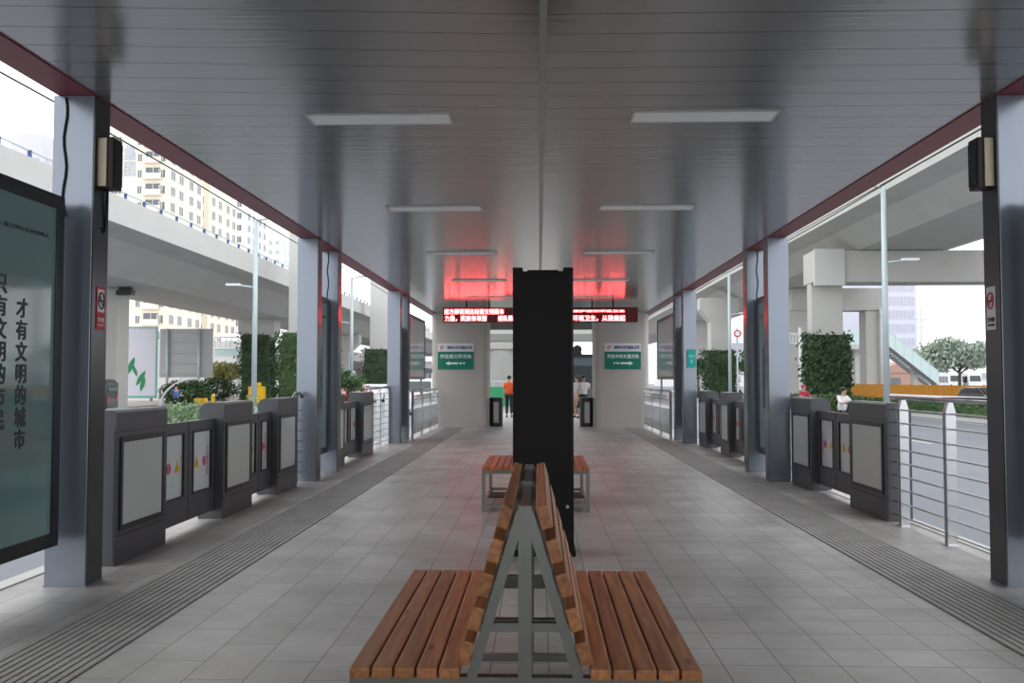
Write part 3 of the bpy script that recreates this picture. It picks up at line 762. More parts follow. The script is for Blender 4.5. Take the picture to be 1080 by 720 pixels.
for k in range(4): mb.tube([(0, 0, 1 + k * 1.9), (0, 0, 1.08 + k * 1.9)], .15, 10)
mb.build('pipe_clip', 'galv', r)

# ================================================================== STREET LAMPS
def lamp(x, y, h, sgn, label, low):
    r = thing('street_lamp', label, 'street lamp', (x, y, -.3), 0, 'street lamps')
    MB().tube([(0, 0, 0), (0, 0, h + .3)], [.13, .10], 12).build('lamp_pole', 'galv', r, smooth=True)
    MB().tube([(0, 0, 0), (0, 0, .5)], .19, 12).build('pole_base', 'galv', r, smooth=True)
    MB().tube([(0, 0, h + .26), (-sgn * .95, 0, h + .42)], .045, 8).build('upper_arm', 'galv', r, smooth=True)
    MB().tube([(0, 0, low + .3), (sgn * 1.0, 0, low + .42)], .045, 8).build('lower_arm', 'galv', r, smooth=True)
    MB().box(-sgn * .65, -sgn * 1.15, -.1, .1, h + .34, h + .42).build('lamp_head', 'galv', r)
    MB().box(sgn * .7, sgn * 1.35, -.12, .12, low + .38, low + .48).build('lamp_head', 'white', r)
lamp(gx(268, 41.6), 41.6, 8.9, -1, 'tall pale street lamp on the left in front of the viaduct', 5.75)
lamp(gx(370.5, 63), 63, 8.6, -1, 'farther left street lamp seen between the columns', 5.4)
lamp(gx(935, 37), 37, 9.3, 1, 'tall pale street lamp on the right before the viaduct', 6.2)
lamp(gx(770, 66.7), 66.7, 9.3, 1, 'farther right street lamp seen between the columns', 6.2)
for sx, side in ((-1, 'left'), (1, 'right')):
    pts = [(sx * 8, -5 + 5 * k, 6.02 + .05 * math.cos(k * 1.4)) for k in range(28)]
    tag(MB().tube(pts, .016, 5).build('overhead_wire', 'cable'), 'thin overhead wire strung along the %s road' % side, 'wire', 'overhead wires')

# ================================================================== LEFT BACKGROUND
def window_mesh(w, h, balcony=False):
    fr = MB(); t = .12
    fr.box(-w / 2, w / 2, -.12, 0, 0, t); fr.box(-w / 2, w / 2, -.12, 0, h - t, h); fr.box(-w / 2, -w / 2 + t, -.12, 0, t, h - t); fr.box(w / 2 - t, w / 2, -.12, 0, t, h - t); fr.box(-.05, .05, -.1, 0, t, h - t)
    if balcony: fr.box(-w / 2 - .2, w / 2 + .2, -1.0, 0, -.3, -.1); fr.box(-w / 2 - .2, w / 2 + .2, -1.0, -.9, -.1, .8)
    return fr
def tower(px0, px1, Y, top, m, colsp, label, floors, z0=3., pane='pane', depth=18, name='apartment_tower', fl=3.0):
    x0, x1 = gx(px0, Y), gx(px1, Y); cx = (x0 + x1) / 2
    r = thing(name, label, 'building', (cx, Y, -.3), 0)
    MB().box(x0 - cx, x1 - cx, 0, depth, 0, top).build('tower_wall', m, r)
    MB().box(x0 - cx + 1, x1 - cx - 1, 1, depth - 1, top, top + 3).build('roof_house', m, r)
    for ppx, w, h, bal in colsp:
        fw = pw = None
        for k in range(floors):
            loc = (gx(ppx, Y) - cx, 0, z0 + k * fl)
            if fw is None:
                fw = window_mesh(w, h, bal).build('window', m, r); fw.location = loc
                pw = MB().box(-w / 2 + .05, w / 2 - .05, -.06, 0, .05, h - .05).build('pane', pane, fw)
            else:
                a = fw.copy(); a.location = loc; C.objects.link(a); a.parent = r
                b_ = pw.copy(); C.objects.link(b_); b_.parent = a
    if name == 'apartment_tower' and x0 < 0:
        fw = pw = None                              # windows on the side wall that faces the street
        for yy in (2.5, 6.5, 11.5, 15.5):
            for k in range(floors):
                loc = (x1 - cx, yy, z0 + k * fl)
                if fw is None:
                    fw = window_mesh(2.2, 1.9).build('window', m, r); pw = MB().box(-1.05, 1.05, -.06, 0, .05, 1.85).build('pane', pane, fw); fw.location = loc; fw.rotation_euler = (0, 0, R(90))
                else:
                    a = fw.copy(); a.location = loc; C.objects.link(a); a.parent = r
                    b_ = pw.copy(); C.objects.link(b_); b_.parent = a
    return r
ta = tower(92, 173, 165, 62, 'tower_cream', [(112, 2.0, 1.9, False), (121, 1.4, 1.8, False), (144, 1.0, 1.6, False), (158, 3.0, 2.1, True), (168, 1.3, 1.7, False)], 'cream apartment tower with large characters, nearest of the row', 15)
text('wall_lettering', '集\n团', 3, 'pane_pale', ta, facing((gx(133, 165) - (gx(92, 165) + gx(173, 165)) / 2, -.1, 42.3), 'S'), height=5.6, width=2.2, bold=.12)
tower(172, 218, 190, 60, 'tower_cream', [(178, 1.8, 1.9, False), (188, 2.6, 2.1, True), (201, 1.7, 1.9, False), (210, 1.2, 1.7, False)], 'cream apartment tower, second of the row behind the viaduct', 13)
tower(215, 257, 225, 64, 'tower_white', [(221, 2.4, 2.1, True), (232, 2.2, 1.9, False), (242, 1.5, 1.7, False), (250, 1.5, 1.7, False)], 'pale apartment tower, third of the row behind the viaduct', 15)
tower(262, 297, 290, 66, 'tower_white', [(266, 2.2, 2.0, True), (276, 1.3, 1.6, False), (284, 1.3, 1.6, False), (291, 1.3, 1.6, False)], 'pale far apartment tower, fourth of the row', 15, pane='pane_pale')
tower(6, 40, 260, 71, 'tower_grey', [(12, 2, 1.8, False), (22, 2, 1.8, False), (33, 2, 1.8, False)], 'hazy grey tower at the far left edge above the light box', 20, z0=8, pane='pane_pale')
tower(225, 330, 150, 6.5, 'tower_white', [(235, 2, 1.6, False), (262, 2, 1.6, False), (290, 2, 1.6, False), (310, 2, 1.6, False)], 'low white building behind the footbridge on the left', 2, z0=1.5, depth=12, name='low_building')
tower(345, 455, 260, 9, 'tower_white', [(k, 2.5, 2, False) for k in range(352, 452, 9)], 'low pale building closing the far left street', 2, z0=2, name='low_building')
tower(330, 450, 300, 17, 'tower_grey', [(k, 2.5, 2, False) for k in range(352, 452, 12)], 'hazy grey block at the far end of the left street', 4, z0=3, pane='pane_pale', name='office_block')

# back of a road sign
r = thing('road_sign', 'grey back of a large road sign on two posts on the left', 'road sign', (gx(196, 66), 66, -.3))
w = 57 / F * 66 / 2; z0 = gz(398, 66) + .3; z1 = gz(346, 66) + .3
MB().box(-w, w, 0, .06, z0, z1).build('sign_panel', 'sign_back', r)
mb = MB()
for k in range(5): mb.box(-w, w, -.08, 0, z0 + .25 + k * (z1 - z0 - .5) / 4, z0 + .33 + k * (z1 - z0 - .5) / 4)
mb.build('stiffener_rail', 'sign_back', r)
for px in (177, 210): MB().tube([(gx(px, 66) - gx(196, 66), -.16, 0), (gx(px, 66) - gx(196, 66), -.16, z1)], .10, 10).build('sign_post', 'galv', r, smooth=True)
# leaf billboard
r = thing('billboard', 'white billboard with green leaf motif behind the nearest left pier', 'billboard', (gx(147, 72), 72, -.3), R(12))
MB().box(-1.35, 1.2, 0, .2, .5, 5.9).build('board_face', 'billboard_face', r)
mb = MB(); mb.box(1.2, 1.32, -.03, .24, .3, 6.0); mb.box(-1.35, 1.32, -.03, .24, 5.9, 6.02); mb.box(-1.35, 1.32, -.03, .24, .3, .5); mb.build('board_frame', 'billboard_edge', r)
mb = MB()
for (cx, cz, a, s) in ((-.65, 2.9, 70, .75), (-.35, 2.5, 110, .5), (.1, 1.9, 60, .7), (.25, 1.4, 75, .6)):
    c, s_ = math.cos(R(a)), math.sin(R(a)); ts = [(-1 + q / 4, .26 * math.sin(math.pi * q / 8)) for q in range(9)] + [(1 - q / 4, -.26 * math.sin(math.pi * q / 8)) for q in range(1, 8)]; mb.prism([(cx + (c * u - s_ * v) * s, cz + (s_ * u + c * v) * s) for u, v in ts], 'y', -.03, -.005)
mb.build('leaf_motif', 'green', r)
mb = MB()
for xx in (-1, .9): mb.box(xx - .1, xx + .1, .05, .2, 0, .5)
mb.build('board_leg', 'steel_dull', r)
# pale hoarding behind
r = thing('site_wall', 'plain pale hoarding wall behind the road sign on the left', 'wall', (-46, 110, -.3))
MB().box(-22, 12, 0, .3, 0, 6.5).build('wall_panel', 'concrete_pale', r)
mb = MB()
for k in range(12): mb.box(-22 + k * 3, -21.8 + k * 3, -.1, 0, 0, 6.6)
mb.build('wall_post', 'galv', r)

# footbridge
r = thing('footbridge', 'pale green footbridge crossing behind the ivy clad pier', 'footbridge', (gx(275, 92), 92, -.3))
MB().box(-4.8, 6, 0, 3, 4.3, 4.9).build('bridge_deck', 'footbridge', r); MB().box(-4.9, 6, -.1, .1, 4.9, 5.05).build('deck_edge', 'white', r)
mb = MB(); mb.tube([(-4.8, 0, 6.1), (6, 0, 6.1)], .06, 6)
for k in range(19): mb.tube([(-4.8 + k * .6, 0, 5.0), (-4.8 + k * .6, 0, 6.1)], .035, 5)
mb.build('bridge_rail', 'galv', r)
MB().box(-4.7, -2.6, .2, 2.4, 0, 4.3).build('stair_house', 'white', r)
MB().box(2, 2.5, 1, 1.5, 0, 4.3).build('bridge_post', 'concrete_pale', r)

# trees and shrubs
def tree(x, y, h, rad, m, label, n=2600, size=.28, trunk=.18, z=-.3, flat=.75, group=None, name='street_tree'):
    r = thing(name, label, 'tree', (x, y, z), 0, group)
    tb = MB(); tb.tube([(0, 0, 0), (.05, 0, h * .3), (0, .05, h * .6)], [trunk, trunk * .8, trunk * .4], 8)
    for k in range(7):
        a = k * 2.4; tb.tube([(0, 0, h * (.3 + .03 * k)), (math.cos(a) * rad * .35, math.sin(a) * rad * .35, h * .55), (math.cos(a) * rad * .7, math.sin(a) * rad * .7, h * .75)], [trunk * .45, trunk * .3, trunk * .1], 6)
    tb.build('trunk', 'bark', r, smooth=True)
    mb = MB(); cl_ = []
    for k in range(16):
        a = random.uniform(0, 6.28); q = rad * math.sqrt(random.random()) * .75
        cl_.append((math.cos(a) * q, math.sin(a) * q, h * (.50 + .40 * random.random() * (1 - q / rad * .6)), rad * random.uniform(.22, .42)))
    for _ in range(n):
        c = random.choice(cl_); d = Vector((random.gauss(0, 1), random.gauss(0, 1), random.gauss(0, 1))).normalized() * c[3] * random.uniform(.5, 1.1)
        mb.leaf((c[0] + d.x, c[1] + d.y, c[2] + d.z * flat), size)
    mb.build('foliage', m, r)
    return r
def bush(x, y, rx, ry, h, m, label, n=1500, size=.07, z=-.3, cat='bush', name='shrub', group=None):
    r = thing(name, label, cat, (x, y, z), 0, group)
    tb = MB()
    for k in range(12): a = k * .9; tb.tube([(0.3 * rx * math.cos(a), .3 * ry * math.sin(a), 0), (rx * .7 * math.cos(a), ry * .7 * math.sin(a), h * .7)], [.02, .008], 5)
    tb.build('stem', 'bark', r)
    mb = MB()
    for _ in range(n):
        u, v, w_ = random.gauss(0, 1), random.gauss(0, 1), random.gauss(0, 1); l = math.sqrt(u * u + v * v + w_ * w_); q = random.uniform(.55, 1.08)
        mb.leaf((rx * u / l * q, ry * v / l * q, max(.02, h * .5 + h * .5 * w_ / l * q)), size)
    mb.build('foliage', m, r)
    return r
bush(gx(189, 23), 23, .48, .7, 1.25, 'leaf_pale', 'green bush behind the first left gate leaves', 1800, .05)
bush(gx(208, 24.5), 24.5, .4, .6, 1.18, 'leaf_pale', 'smaller bush right of the first one behind the left gates', 1200, .05)
bush(gx(266, 27), 27, .35, .6, 1.35, 'leaf_pale', 'low wispy bush behind the second left cabinet', 700, .045)
tree(gx(236, 86), 86, 4.2, 2.0, 'leaf_olive', 'yellowish green tree under the footbridge', 2200, .22)
tree(gx(295, 100), 100, 4.5, 2.0, 'leaf_pale', 'pale green tree between the ivy pillars on the left', 2000, .22)
bush(gx(196, 60.5), 60.5, 1.7, 1.2, 1.75, 'leaf', 'dark green mound of shrubs under the road sign', 2600, .12)
bush(gx(228, 74), 74, 1.8, 1.2, 1.9, 'ivy_leaf', 'dark shrubs right of the road sign', 2000, .13)
r = thing('hoop_arch', 'white curved hoop over the dark shrubs', 'hoop', (gx(190, 58.5), 58.5, -.3))
MB().tube([(-1.3 + 2.4 * (1 - math.cos(R(a))), 0, 1.85 * math.sin(R(a))) for a in range(0, 91, 9)], .07, 8).build('hoop_tube', 'white', r, smooth=True)
tree(gx(367, 46), 46, 2.6, .9, 'leaf', 'young leafy tree beyond the middle left light box', 1200, .1, .06)

# generic vehicle
def vehicle(x, y, rz, L, W, prof, win, m, label, cat, name, wr=.32, wx=(.2, .8), z=-.3, front_win=None):
    r = thing(name, label, cat, (x, y, z), rz)
    # profile in (x along length, z); body width W along y
    MB().prism([(a * L - L / 2, b_) for a, b_ in prof], 'y', -W / 2, W / 2).build('vehicle_body', m, r, bevel=.03)
    for s in (-1, 1):
        for w_ in win: MB().prism([(a * L - L / 2, b_) for a, b_ in w_], 'y', s * (W / 2 - .01), s * (W / 2 + .012)).build('side_window', 'car_glass', r)
        for a in wx:
            wl = MB().tube([(a * L - L / 2, s * (W / 2 - .18), wr), (a * L - L / 2, s * (W / 2 + .02), wr)], wr, 20).build('wheel', 'tyre', r)
            MB().tube([(a * L - L / 2, s * (W / 2 + .0), wr), (a * L - L / 2, s * (W / 2 + .03), wr)], wr * .55, 14).build('hub_cap', 'hub', wl)
        MB().box(-L / 2 - .01, -L / 2 + .06, s * W * .32, s * W * .46, .62, .8).build('headlamp', 'lamp_clear', r)
        MB().box(L / 2 - .06, L / 2 + .01, s * W * .34, s * W * .47, .65, .95).build('tail_lamp', 'lamp_red', r)
    if front_win:
        for q in front_win: MB().add([(q[0] * L - L / 2, -W * .42, q[1]), (q[0] * L - L / 2, W * .42, q[1]), (q[2] * L - L / 2, W * .38, q[3]), (q[2] * L - L / 2, -W * .38, q[3])], [(0, 1, 2, 3)]).build('windscreen', 'car_glass', r)
    return r
van = [(0, .3), (0, .85), (.05, 1.0), (.16, 1.15), (.28, 1.75), (.35, 1.82), (.95, 1.82), (1, 1.6), (1, .3)]
vehicle(gx(71, 47), 47, R(8), 4.6, 1.8, van, [[(.25, 1.15), (.32, 1.65), (.52, 1.65), (.52, 1.15)], [(.55, 1.15), (.55, 1.65), (.75, 1.65), (.75, 1.15)], [(.78, 1.15), (.78, 1.65), (.93, 1.65), (.96, 1.15)]], 'car_dark', 'dark green minivan parked beside the nearest left pier', 'minivan', 'minivan', front_win=[(.155, 1.2, .265, 1.7), (1.008, 1.2, .985, 1.68)])
sedan = [(0, .28), (0, .65), (.04, .8), (.26, .95), (.40, 1.35), (.48, 1.42), (.72, 1.40), (.88, 1.05), (.98, .98), (1, .7), (1, .28)]
sw = [[(.30, .95), (.42, 1.33), (.55, 1.34), (.55, .95)], [(.57, .95), (.57, 1.34), (.71, 1.32), (.83, 1.0)]]
vehicle(22.1, 46, R(90 + 180), 4.7, 1.85, sedan, sw, 'car_black', 'black car behind the hedge on the right road', 'car', 'car', front_win=[(.27, .98, .40, 1.34), (.885, 1.08, .73, 1.40)])
vehicle(gx(375, 66), 66, R(90), 4.4, 1.75, sedan, sw, 'car_red', 'dark red car far down the left road', 'car', 'car', front_win=[(.27, .98, .40, 1.34), (.885, 1.08, .73, 1.40)])
vehicle(gx(397, 74), 74, R(90), 4.4, 1.75, sedan, sw, 'car_white', 'white car far down the left road', 'car', 'car', front_win=[(.27, .98, .40, 1.34), (.885, 1.08, .73, 1.40)])
bus = [(0, .35), (0, 1.2), (.03, 2.6), (.06, 2.9), (.97, 2.9), (1, 2.7), (1, .35)]
bw = [[(.08 + k * .15, 1.3), (.08 + k * .15, 2.3), (.21 + k * .15, 2.3), (.21 + k * .15, 1.3)] for k in range(6)]
for px, Y, lb in ((998, 150, 'white bus beyond the orange fence, left of two'), (1018, 150, 'white bus beyond the orange fence, right of two')):
    vehicle(gx(px, Y), Y, R(90), 7, 2.1, bus, bw, 'car_white', lb, 'bus', 'parked_bus', wr=.45, front_win=[(-.002, 1.5, .018, 2.4)])
vehicle(gx(443, 48), 48, R(90), 5, 1.9, van, [], 'car_white', 'white van seen through the left bar railing', 'van', 'delivery_van', front_win=[(.155, 1.2, .265, 1.7)])
vehicle(gx(845, 140), 140, R(90), 6, 2.2, bus, bw, 'car_white', 'white bus far away beyond the ivy clad leg', 'bus', 'parked_bus', wr=.45, front_win=[(-.002, 1.5, .018, 2.4)])

# orange machine/bin left
r = thing('roadside_cabinet', 'orange roadside cabinet at the foot of the ivy pillars on the left', 'cabinet', (gx(294, 62), 57, -.3))
MB().box(-.5, .45, 0, .6, .15, 1.35).build('cabinet_body', 'warn', r, bevel=.03); MB().box(-.3, .25, -.05, .3, 1.35, 1.6).build('cabinet_lid', 'warn', r, bevel=.03); MB().box(-.45, .4, .1, .5, 0, .15).build('cabinet_foot', 'cable', r)

# ================================================================== RIGHT BACKGROUND
# hedge
mb = MB()
for _ in range(26000): mb.leaf((random.uniform(18.3, 19.8), random.uniform(20, 69), random.uniform(-.2, .42) + random.gauss(0, .05)), .07)
mb.box(18.45, 19.7, 20, 69, -.3, .30)
tag(mb.build('hedge', 'leaf'), 'long clipped green hedge along the right road', 'hedge')
# orange fence panels
fp = None; k = 0
names_ = 0
fr_ = thing('hoarding_fence', 'orange yellow corrugated hoarding fence across the right background', 'fence', (25, 46, -.3))
for k in range(19):
    if fp is None:
        mb = MB()
        for j in range(12): mb.box(-.03 if j % 2 else .0, .03, j * .167, (j + 1) * .167, .05, 1.44)
        fp = mb.build('fence_panel', 'fence_orange', fr_); post = MB().box(-.05, .05, -.04, .04, 0, 1.5).build('fence_post', 'fence_orange', fr_)
    else:
        for q in (fp, post):
            c = q.copy(); C.objects.link(c); c.parent = fr_; c.location = (0, k * 2.03, 0)
# stairs
r = thing('footbridge_stair', 'pale glazed footbridge stairway descending to the right behind the fence', 'stairs', (gx(936, 95), 95, -.3))
a = (0, 5.6); b_ = (gx(990, 95) - gx(936, 95), 1.4); dx = (b_[0] - a[0]); dz = b_[1] - a[1]
for yy in (0, 2.4):
    MB().prism([(a[0], a[1] - .2), (a[0], a[1] - .6), (b_[0], b_[1] - .6), (b_[0], b_[1] - .2)], 'y', yy, yy + .15).build('stringer', 'gate_paint' if yy == 0 else 'concrete', r)
    MB().prism([(a[0], a[1] - .2), (b_[0], b_[1] - .2), (b_[0], b_[1] + 1.2), (a[0], a[1] + 1.3)], 'y', yy + .03, yy + .09).build('glass_balustrade', 'stair_glass', r)
    mb = MB(); mb.tube([(a[0], yy + .06, a[1] + 1.35), (b_[0], yy + .06, b_[1] + 1.25)], .05, 6)
    for k in range(7): t = k / 6; mb.tube([(a[0] + dx * t, yy + .06, a[1] + dz * t - .2), (a[0] + dx * t, yy + .06, a[1] + dz * t + 1.5)], .05, 6)
    mb.build('stair_rail', 'galv', r)
mb = MB()
for k in range(18): t = k / 18; mb.box(a[0] + dx * t, a[0] + dx * (t + 1 / 17), .1, 2.4, a[1] + dz * t - .35, a[1] + dz * t - .2)
mb.build('stair_tread', 'concrete', r)
MB().box(-7.5, 0, 0, 2.55, 4.9, 5.4).build('landing', 'concrete', r); MB().box(-7.5, 0, .03, .09, 5.4, 6.9).build('glass_balustrade', 'stair_glass', r)
MB().box(-3, -2.3, .8, 1.6, 0, 4.9).build('landing_post', 'concrete', r); MB().box(3, 3.4, .8, 1.6, 0, 2.9).build('landing_post', 'concrete', r)
# brick shed
r = thing('brick_shed', 'small brick coloured building below the stairway', 'building', (gx(948, 112), 112, -.3))
MB().box(-3, 3.4, 0, 4, 0, 2.6).build('shed_wall', 'brick', r); MB().prism([(-3.2, 2.6), (3.6, 2.6), (.2, 3.9)], 'y', -.1, 4.1).build('shed_roof', 'brick', r); MB().box(-1, .2, -.03, 0, 1, 2).build('window', 'pane', r)
# lilac tower with fine grid
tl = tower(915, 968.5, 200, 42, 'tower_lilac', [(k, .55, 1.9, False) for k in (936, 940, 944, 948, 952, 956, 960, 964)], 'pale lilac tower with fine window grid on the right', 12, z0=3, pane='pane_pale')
# crane / mast
r = thing('utility_pole', 'thin grey utility pole beside the lilac tower', 'pole', (gx(972.5, 130), 130, -.3))
MB().tube([(0, 0, 0), (0, 0, 12)], .13, 8).build('pole_shaft', 'galv', r, smooth=True)
MB().box(-1.1, 1.2, -.06, .06, 10.2, 10.36).build('cross_arm', 'galv', r); MB().box(-.7, .8, -.06, .06, 9.0, 9.14).build('cross_arm', 'galv', r)
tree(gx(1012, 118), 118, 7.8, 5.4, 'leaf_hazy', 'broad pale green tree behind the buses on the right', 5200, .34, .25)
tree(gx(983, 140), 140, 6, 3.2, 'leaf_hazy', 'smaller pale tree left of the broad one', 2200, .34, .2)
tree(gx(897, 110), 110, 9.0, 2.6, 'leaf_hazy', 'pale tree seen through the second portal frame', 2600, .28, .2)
bush(gx(874, 46.5), 46.5, 2.2, 1.6, 1.1, 'leaf', 'low green bushes at the foot of the ivy clad leg', 2600, .1)
for px, Y, h, rd, m_, lb in ((838, 92, 7, 2.0, 'leaf', 'dark green tree left of the ivy clad leg'), (736, 92, 5, 1.2, 'leaf', 'dark tree seen beside the far right column'), (800, 71, 5, 1.8, 'leaf', 'dark tree hidden partly by the middle right column')):
    tree(gx(px, Y), Y, h, rd, m_, lb, 2200, .2, .12)
tower(700, 960, 230, 14, 'tower_white', [(k, 3, 2, False) for k in range(706, 960, 12)], 'low white building row far away on the right', 3, z0=3, pane='pane_pale', name='office_block')
tower(960, 1120, 162, 3.4, 'tower_white', [(k, 3, 1.4, False) for k in range(970, 1110, 16)], 'long low white building behind the buses', 1, z0=1.6, name='low_building', pane='pane_pale')
r = thing('gantry_mast', 'white lattice gantry mast left of the ivy clad leg', 'mast', (gx(844.5, 60), 60, -.3))
MB().tube([(0, 0, 0), (0, 0, 5.2)], .10, 10).build('mast_pole', 'white', r, smooth=True)
mb = MB(); mb.bar((-1.2, 0, 4.9), (0, 0, 4.7), .1, .1); mb.bar((-1.2, 0, 4.3), (0, 0, 4.1), .08, .08)
for k in range(5): mb.bar((-.9 + k * .2, 0, 4.2), (-.8 + k * .2, 0, 4.85), .05, .05)
mb.bar((-.75, 0, 0), (-.75, 0, 4.8), .07, .07); mb.build('lattice_arm', 'white', r)
r = thing('round_road_sign', 'small round red sign seen beside the middle right column', 'road sign', (gx(778, 50), 50, -.3))
MB().tube([(0, 0, 0), (0, 0, 4.6)], .05, 8).build('sign_post', 'galv', r); MB().tube([(0, -.06, 4.3), (0, -.09, 4.3)], .20, 20).build('sign_disc', 'sign_red', r); MB().tube([(0, -.09, 4.3), (0, -.095, 4.3)], .13, 20).build('sign_centre', 'sign_white', r)

# ================================================================== PEOPLE
def skin_mesh(name, verts, edges, m, parent, root=0, sub=1):
    me = bpy.data.meshes.new(name); me.from_pydata([v[:3] for v in verts], edges, [])
    o = bpy.data.objects.new(name, me); C.objects.link(o)
    sk = o.modifiers.new('s', 'SKIN'); sk.use_smooth_shade = True
    for i, v in enumerate(verts):
        me.skin_vertices[0].data[i].radius = (v[3], v[4] if len(v) > 4 else v[3]); me.skin_vertices[0].data[i].use_root = (i == root)
    if sub: s2 = o.modifiers.new('u', 'SUBSURF'); s2.levels = sub; s2.render_levels = sub
    dg = bpy.context.evaluated_depsgraph_get(); dg.update()
    nm = bpy.data.meshes.new_from_object(o.evaluated_get(dg)); bpy.data.objects.remove(o)
    nm.materials.clear(); nm.materials.append(M[m]); nm.polygons.foreach_set('use_smooth', [True] * len(nm.polygons))
    q = bpy.data.objects.new(name, nm); C.objects.link(q); q.parent = parent
    return q
def person(loc, rz, pose, top, bottom, label, long_hair=False, skirt=False, vest=False, helmet=None, h=1.66):
    r = thing('person', label, 'person', loc, rz); r.scale = (h / 1.7,) * 3
    sit = pose == 'ride'
    zp = .72 if sit else .93
    J = {'pel': (0, 0, zp), 'wai': (0, -.01, zp + .17), 'che': (0, -.02 if not sit else -.05, zp + .40), 'nek': (0, -.02 if not sit else -.08, zp + .55), 'hd0': (0, -.03 if not sit else -.10, zp + .62), 'hd1': (0, -.04 if not sit else -.11, zp + .70), 'hd2': (0, -.03 if not sit else -.10, zp + .775)}
    for s, k in ((-1, 'l'), (1, 'r')):
        J['sh' + k] = (s * .17, J['che'][1], zp + .48)
        if sit: J['el' + k] = (s * .25, -.22, zp + .26); J['wr' + k] = (s * .27, -.46, zp + .32)
        elif pose == 'phone' and s == 1: J['el' + k] = (.22, -.10, zp + .22); J['wr' + k] = (.13, -.32, zp + .33)
        else: J['el' + k] = (s * .22, .02, zp + .20); J['wr' + k] = (s * .22, -.07 if s < 0 else -.02, zp - .03)
        J['hp' + k] = (s * .09, 0, zp - .04)
        if sit: J['kn' + k] = (s * .14, -.40, zp - .08); J['an' + k] = (s * .13, -.36, .36); J['to' + k] = (s * .13, -.52, .31)
        else:
            st = (.14 * s if pose == 'walk' else .02 * s)
            J['kn' + k] = (s * .10, -st * .8 - .02, .50); J['an' + k] = (s * .10, st * -.9 + (.04 if st < 0 else 0), .09 if st >= 0 else .11); J['to' + k] = (s * .11, J['an' + k][1] - .16, .035 if st >= 0 else .05)
    idx = {}; V = []; E = []
    def av(k, r1, r2=None, p=None): idx[k] = len(V); V.append((*(p or J[k]), r1, r2 or r1))
    av('pel', .14, .10); av('wai', .125, .09); av('che', .15, .10); av('nek', .052); av('hd0', .065, .075); av('hd1', .075, .095); av('hd2', .06, .075)
    E += [(0, 1), (1, 2), (2, 3), (3, 4), (4, 5), (5, 6)]
    for k in 'lr':
        s = -1 if k == 'l' else 1
        av('sh' + k, .052); av('el' + k, .038); av('wr' + k, .025); E.append((idx['che'], idx['sh' + k])); E.append((idx['sh' + k], idx['el' + k])); E.append((idx['el' + k], idx['wr' + k]))
        w_ = Vector(J['wr' + k]); d = (w_ - Vector(J['el' + k])).normalized(); sd = Vector((1, 0, 0)) if abs(d.z) > .6 else Vector((s, 0, 0)); sd = Vector((0, 1, 0)) if abs(d.z) > .6 else sd
        pm = w_ + d * .07; av('pm' + k, .030, .018, tuple(pm)); E.append((idx['wr' + k], idx['pm' + k]))
        for f in range(4):
            off = sd * (f - 1.5) * .02; L_ = (.055, .07, .075, .06)[f]; cur = Vector((0, 0, -1)) if abs(d.z) < .6 else Vector((-s, 0, 0))
            a1 = pm + d * .03 + off; a2 = a1 + d * L_ * .55 + cur * .01; a3 = a2 + d * L_ * .35 + cur * .03
            for q, (pp, rr) in enumerate(((a1, .009), (a2, .0085), (a3, .007))):
                av('f%s%d%d' % (k, f, q), rr, None, tuple(pp)); E.append((idx['pm' + k] if q == 0 else len(V) - 2, len(V) - 1))
        t1 = w_ + d * .04 - sd * .035; t2 = t1 + d * .04 - sd * .015
        av('t1' + k, .010, None, tuple(t1)); E.append((idx['wr' + k], len(V) - 1)); av('t2' + k, .008, None, tuple(t2)); E.append((len(V) - 2, len(V) - 1))
        av('hp' + k, .09); av('kn' + k, .055); av('an' + k, .036); av('to' + k, .035, .025)
        E += [(0, idx['hp' + k]), (idx['hp' + k], idx['kn' + k]), (idx['kn' + k], idx['an' + k]), (idx['an' + k], idx['to' + k])]
    av('nose', .012, None, (J['hd1'][0], J['hd1'][1] - .115, J['hd1'][2] - .01)); E.append((idx['hd1'], idx['nose']))
    skin_mesh('body', V, E, 'skin', r)
    # shirt
    V = []; E = []
    def g(k, r1, r2=None): V.append((*J[k], r1, r2 or r1))
    hem = Vector(J['pel']); V.append((hem.x, hem.y, hem.z - .02, .17, .14)); g('wai', .16, .13); g('che', .19, .145); V.append((J['nek'][0], J['nek'][1], J['nek'][2] - .03, .085, .085)); E += [(0, 1), (1, 2), (2, 3)]
    for k in 'lr':
        g('sh' + k, .068); V.append((*(Vector(J['sh' + k]).lerp(Vector(J['el' + k]), .85)), .052, .052)); n_ = len(V); E += [(2, n_ - 2), (n_ - 2, n_ - 1)]
    skin_mesh('shirt', V, E, top, r)
    if skirt:
        MB().tube([(0, 0, zp + .08), (0, 0, zp - .1), (0, -.01, zp - .42)], [.15, .18, .24], 18).build('skirt', bottom, r, smooth=True)
    else:
        V = []; E = []; V.append((*J['pel'], .15, .11))
        for k in 'lr':
            V.append((*J['hp' + k], .10, .10)); V.append((*J['kn' + k], .072, .072)); V.append((*(Vector(J['kn' + k]).lerp(Vector(J['an' + k]), .9)), .055, .055)); n_ = len(V); E += [(0, n_ - 3), (n_ - 3, n_ - 2), (n_ - 2, n_ - 1)]
        skin_mesh('trousers', V, E, bottom, r)
    for k in 'lr':
        a_ = J['an' + k]; t_ = J['to' + k]
        MB().ell(((a_[0] + t_[0]) / 2, (a_[1] + t_[1]) / 2 - .01, t_[2] + .01), (.05, .14, .045)).build('shoe', 'cloth_dark', r, smooth=True)
    c = J['hd1']
    hr = MB().ell((c[0], c[1] + .015, c[2] + .035), (.092, .108, .085)); 
    if long_hair: hr.ell((c[0], c[1] + .07, c[2] - .09), (.08, .05, .16))
    hr.build('hair', helmet or 'hair', r, smooth=True)
    return r
person((gx(537, 36), 36, 0), R(180), 'walk', 'vest', 'cloth_dark', 'person in an orange vest and dark trousers walking left of the pylon', h=1.62)
